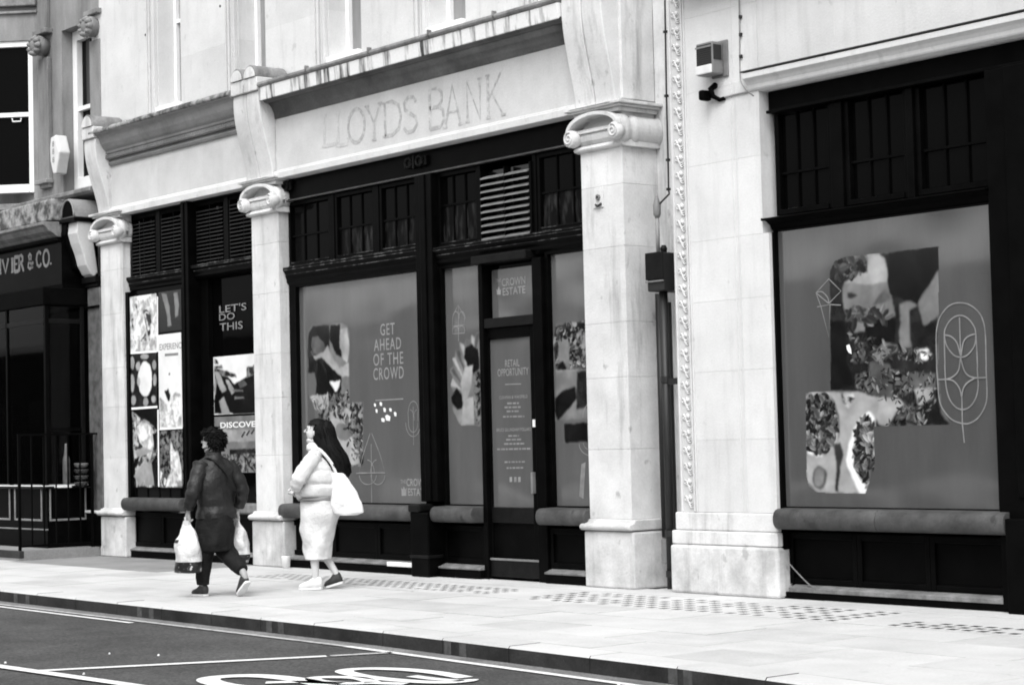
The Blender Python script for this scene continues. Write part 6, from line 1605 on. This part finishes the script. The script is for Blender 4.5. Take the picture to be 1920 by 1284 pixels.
feet(V, Ed, 'la', (-.08, .015, .05), (-.08, .19, .032)); feet(V, Ed, 'ra', (.08, -.17, .09), (.08, -.03, .04))
V['ls'] = ((-.155, -.01, 1.35), .05); V['le'] = ((-.235, .15, 1.13), .040); V['lw'] = ((-.17, .21, .99), (.024, .020))
V['rs'] = ((.155, -.01, 1.35), .05); V['re'] = ((.22, .12, 1.11), .040); V['rw'] = ((.14, .27, 1.02), (.024, .020))
Ed += [('shc', 'ls'), ('ls', 'le'), ('le', 'lw'), ('shc', 'rs'), ('rs', 're'), ('re', 'rw')]
hand(V, Ed, 'lw', (.3, -.2, -.5), (.3, .8, 0), (1, -.1, .2)); hand(V, Ed, 'rw', (-.6, .2, -.5), (-.2, .8, .2), (-1, -.1, .2))
skinbody('body', V, Ed, 'pel', 'skin', wom); face(T, wom, 'skin')
# long hair: cap, fringe and mass falling behind the shoulders
hc = T(0, -.016, .020); rr = []
for k in range(13):
    a = -.95+k*(pi/2+.95)/12; r_ = .113*cos(a); rr.append((hc[0], hc[1]-.012, hc[2]+.128*sin(a), max(r_, .004), max(r_*1.10, .004), .12))
mb = MB().loft(rr, 26, 0, .008, 22); keep = []; fd = (Vector(T(0, 1, 0))-Vector(T(0, 0, 0))).normalized()
for f in mb.f:
    d = sum((Vector(mb.v[i]) for i in f), Vector())/len(f)-Vector(hc)
    if d.dot(fd) > .004 and d.z < .052: continue
    keep.append(f)
mb.f = keep; mb.m = [0]*len(keep)
hair = obj('hair', mb, 'hair', wom, 0, True, 1)
hk = [(0, -.06, 1.68, .06, .06), (0, -.055, 1.61, .118, .105), (0, -.065, 1.51, .128, .115), (0, -.10, 1.42, .14, .125), (0, -.15, 1.33, .15, .135), (0, -.19, 1.24, .145, .125), (0, -.22, 1.16, .12, .10), (0, -.24, 1.10, .05, .05)]
obj('hair_length', MB().loft(lerp_rings(hk, 30), 30, 0, .016, 16, seed=9), 'hair', hair, 0, True, 1)
mb = MB(); r_ = random.Random(4)
for _ in range(260):
    a = r_.uniform(.12, pi*2-.12)-pi/2+pi; side = r_.random(); i0 = r_.randint(0, 8); pts = []
    ks = lerp_rings(hk, 22)
    for q in range(i0, min(21, i0+r_.randint(8, 13))):
        cx_, cy_, cz_, ra, rb_ = ks[q][:5]; aa = a+.10*sin(q*.7+a*3); pts.append((cx_+cos(aa)*ra*1.02, cy_+sin(aa)*rb_*1.02, cz_))
    if len(pts) > 3: mb.tube(pts, [.0055]*(len(pts)-1)+[.001], 4)
obj('hair_strand', mb, 'hair', hair, 0, True)
tufts('hair_tufts', wom, T(0, -.026, .018), .108, .118, .125, 260, .075, 'hair', .10, lo=.0, front=-.05, down=1.6, seed=6, r0=.005, ucut=.86)
# quilted vest: stacked bulging tubes
vk = []
zs = [.915, 1.05, 1.185, 1.30, 1.37]
for q, (a, b) in enumerate(zip(zs, zs[1:])):
    R0 = [(.215, .225), (.225, .245), (.215, .225), (.185, .165)][q]; R1 = [(.225, .245), (.215, .225), (.195, .18), (.12, .10)][q]
    for j in range(8):
        t = j/8; bulge = sin(pi*t)**.5*(.030, .030, .012, .0)[q]-.010; vk.append((0, .012, a+(b-a)*t, R0[0]+(R1[0]-R0[0])*t-.014+bulge, R0[1]+(R1[1]-R0[1])*t-.014+bulge))
vk += [(0, .005, 1.40, .088, .080), (0, .008, 1.44, .080, .080), (0, .012, 1.475, .072, .074)]
vest = obj('quilted_vest', MB().loft(vk, 34, 0, .010, 14, seed=4), 'puffer', wom, 0, True, 1)
obj('vest_hem', MB().loft([(0, .012, .885, .198, .202), (0, .012, .90, .206, .210), (0, .012, .915, .198, .200)], 34), 'agrey', vest, 0, True)
for (s, e_, w__) in (((-.14, -.005, 1.345), (-.235, .145, 1.13), (-.175, .205, 1.005)), ((.14, -.005, 1.345), (.22, .12, 1.11), (.145, .265, 1.03))):
    sleeve(s, e_, w__, vest, 'knit', (.082, .080, .046), 1.0, wr=.014)
obj('scarf', MB().loft(lerp_rings([(0, .0, 1.375, .10, .10), (0, .01, 1.40, .122, .125), (0, .015, 1.44, .105, .112), (0, .018, 1.47, .072, .080)], 10), 24, 0, .012, 20), 'knit', vest, 0, True, 1)
# long skirt, narrow at the hem
sk = [(0, .03, .30, .155, .130), (0, .03, .34, .155, .135), (0, .035, .46, .155, .150), (0, .03, .60, .16, .175), (0, .0, .76, .18, .205), (0, -.01, .88, .19, .205), (0, .0, .98, .16, .17)]
sk_ = lerp_rings(sk, 40); obj('skirt', MB().loft(sk_, 48, 0, .030, 8, seed=2), 'skirt', wom, 0, True, 1)
for s, a in ((-1, 0), (1, 0)): pass
shoe((-.08, .0, .045), (-.08, .18, .042), wom, 'shoe', 'shoe'); shoe((.08, -.175, .085), (.08, -.035, .045), wom, 'shoed', 'shoe')
wx_, wy_ = PG(603, 1104)
RW = radians(134)
wom.location = (wx_, wy_, 0); wom.rotation_euler = (0, 0, RW)
# tote bag hanging behind her from the shoulder
tb = thing('tote_bag', 'soft white cloth tote bag hanging behind the person in the quilted vest', 'bag', (0, 0, 0))
keys = [(-.12, -.30, .735, .035, .10), (-.12, -.31, .76, .05, .15), (-.12, -.30, .86, .06, .155), (-.12, -.265, .97, .058, .13), (-.12, -.235, 1.07, .045, .10), (-.12, -.20, 1.16, .025, .06)]
obj('bag_body', MB().loft(lerp_rings(keys, 26), 26, 0, .022, 9, seed=8), 'tote', tb, 0, True, 1)
obj('bag_strap', MB().tube([tuple(p) for p in spl([(-.12, -.20, 1.14), (-.15, -.15, 1.27), (-.15, -.02, 1.405), (-.155, .06, 1.33), (-.16, .02, 1.15), (-.12, -.20, 1.10)], 6)], [(.006, .018)]*31, 6), 'tote', tb, 0, True)
tb.location = wom.location; tb.rotation_euler = wom.rotation_euler
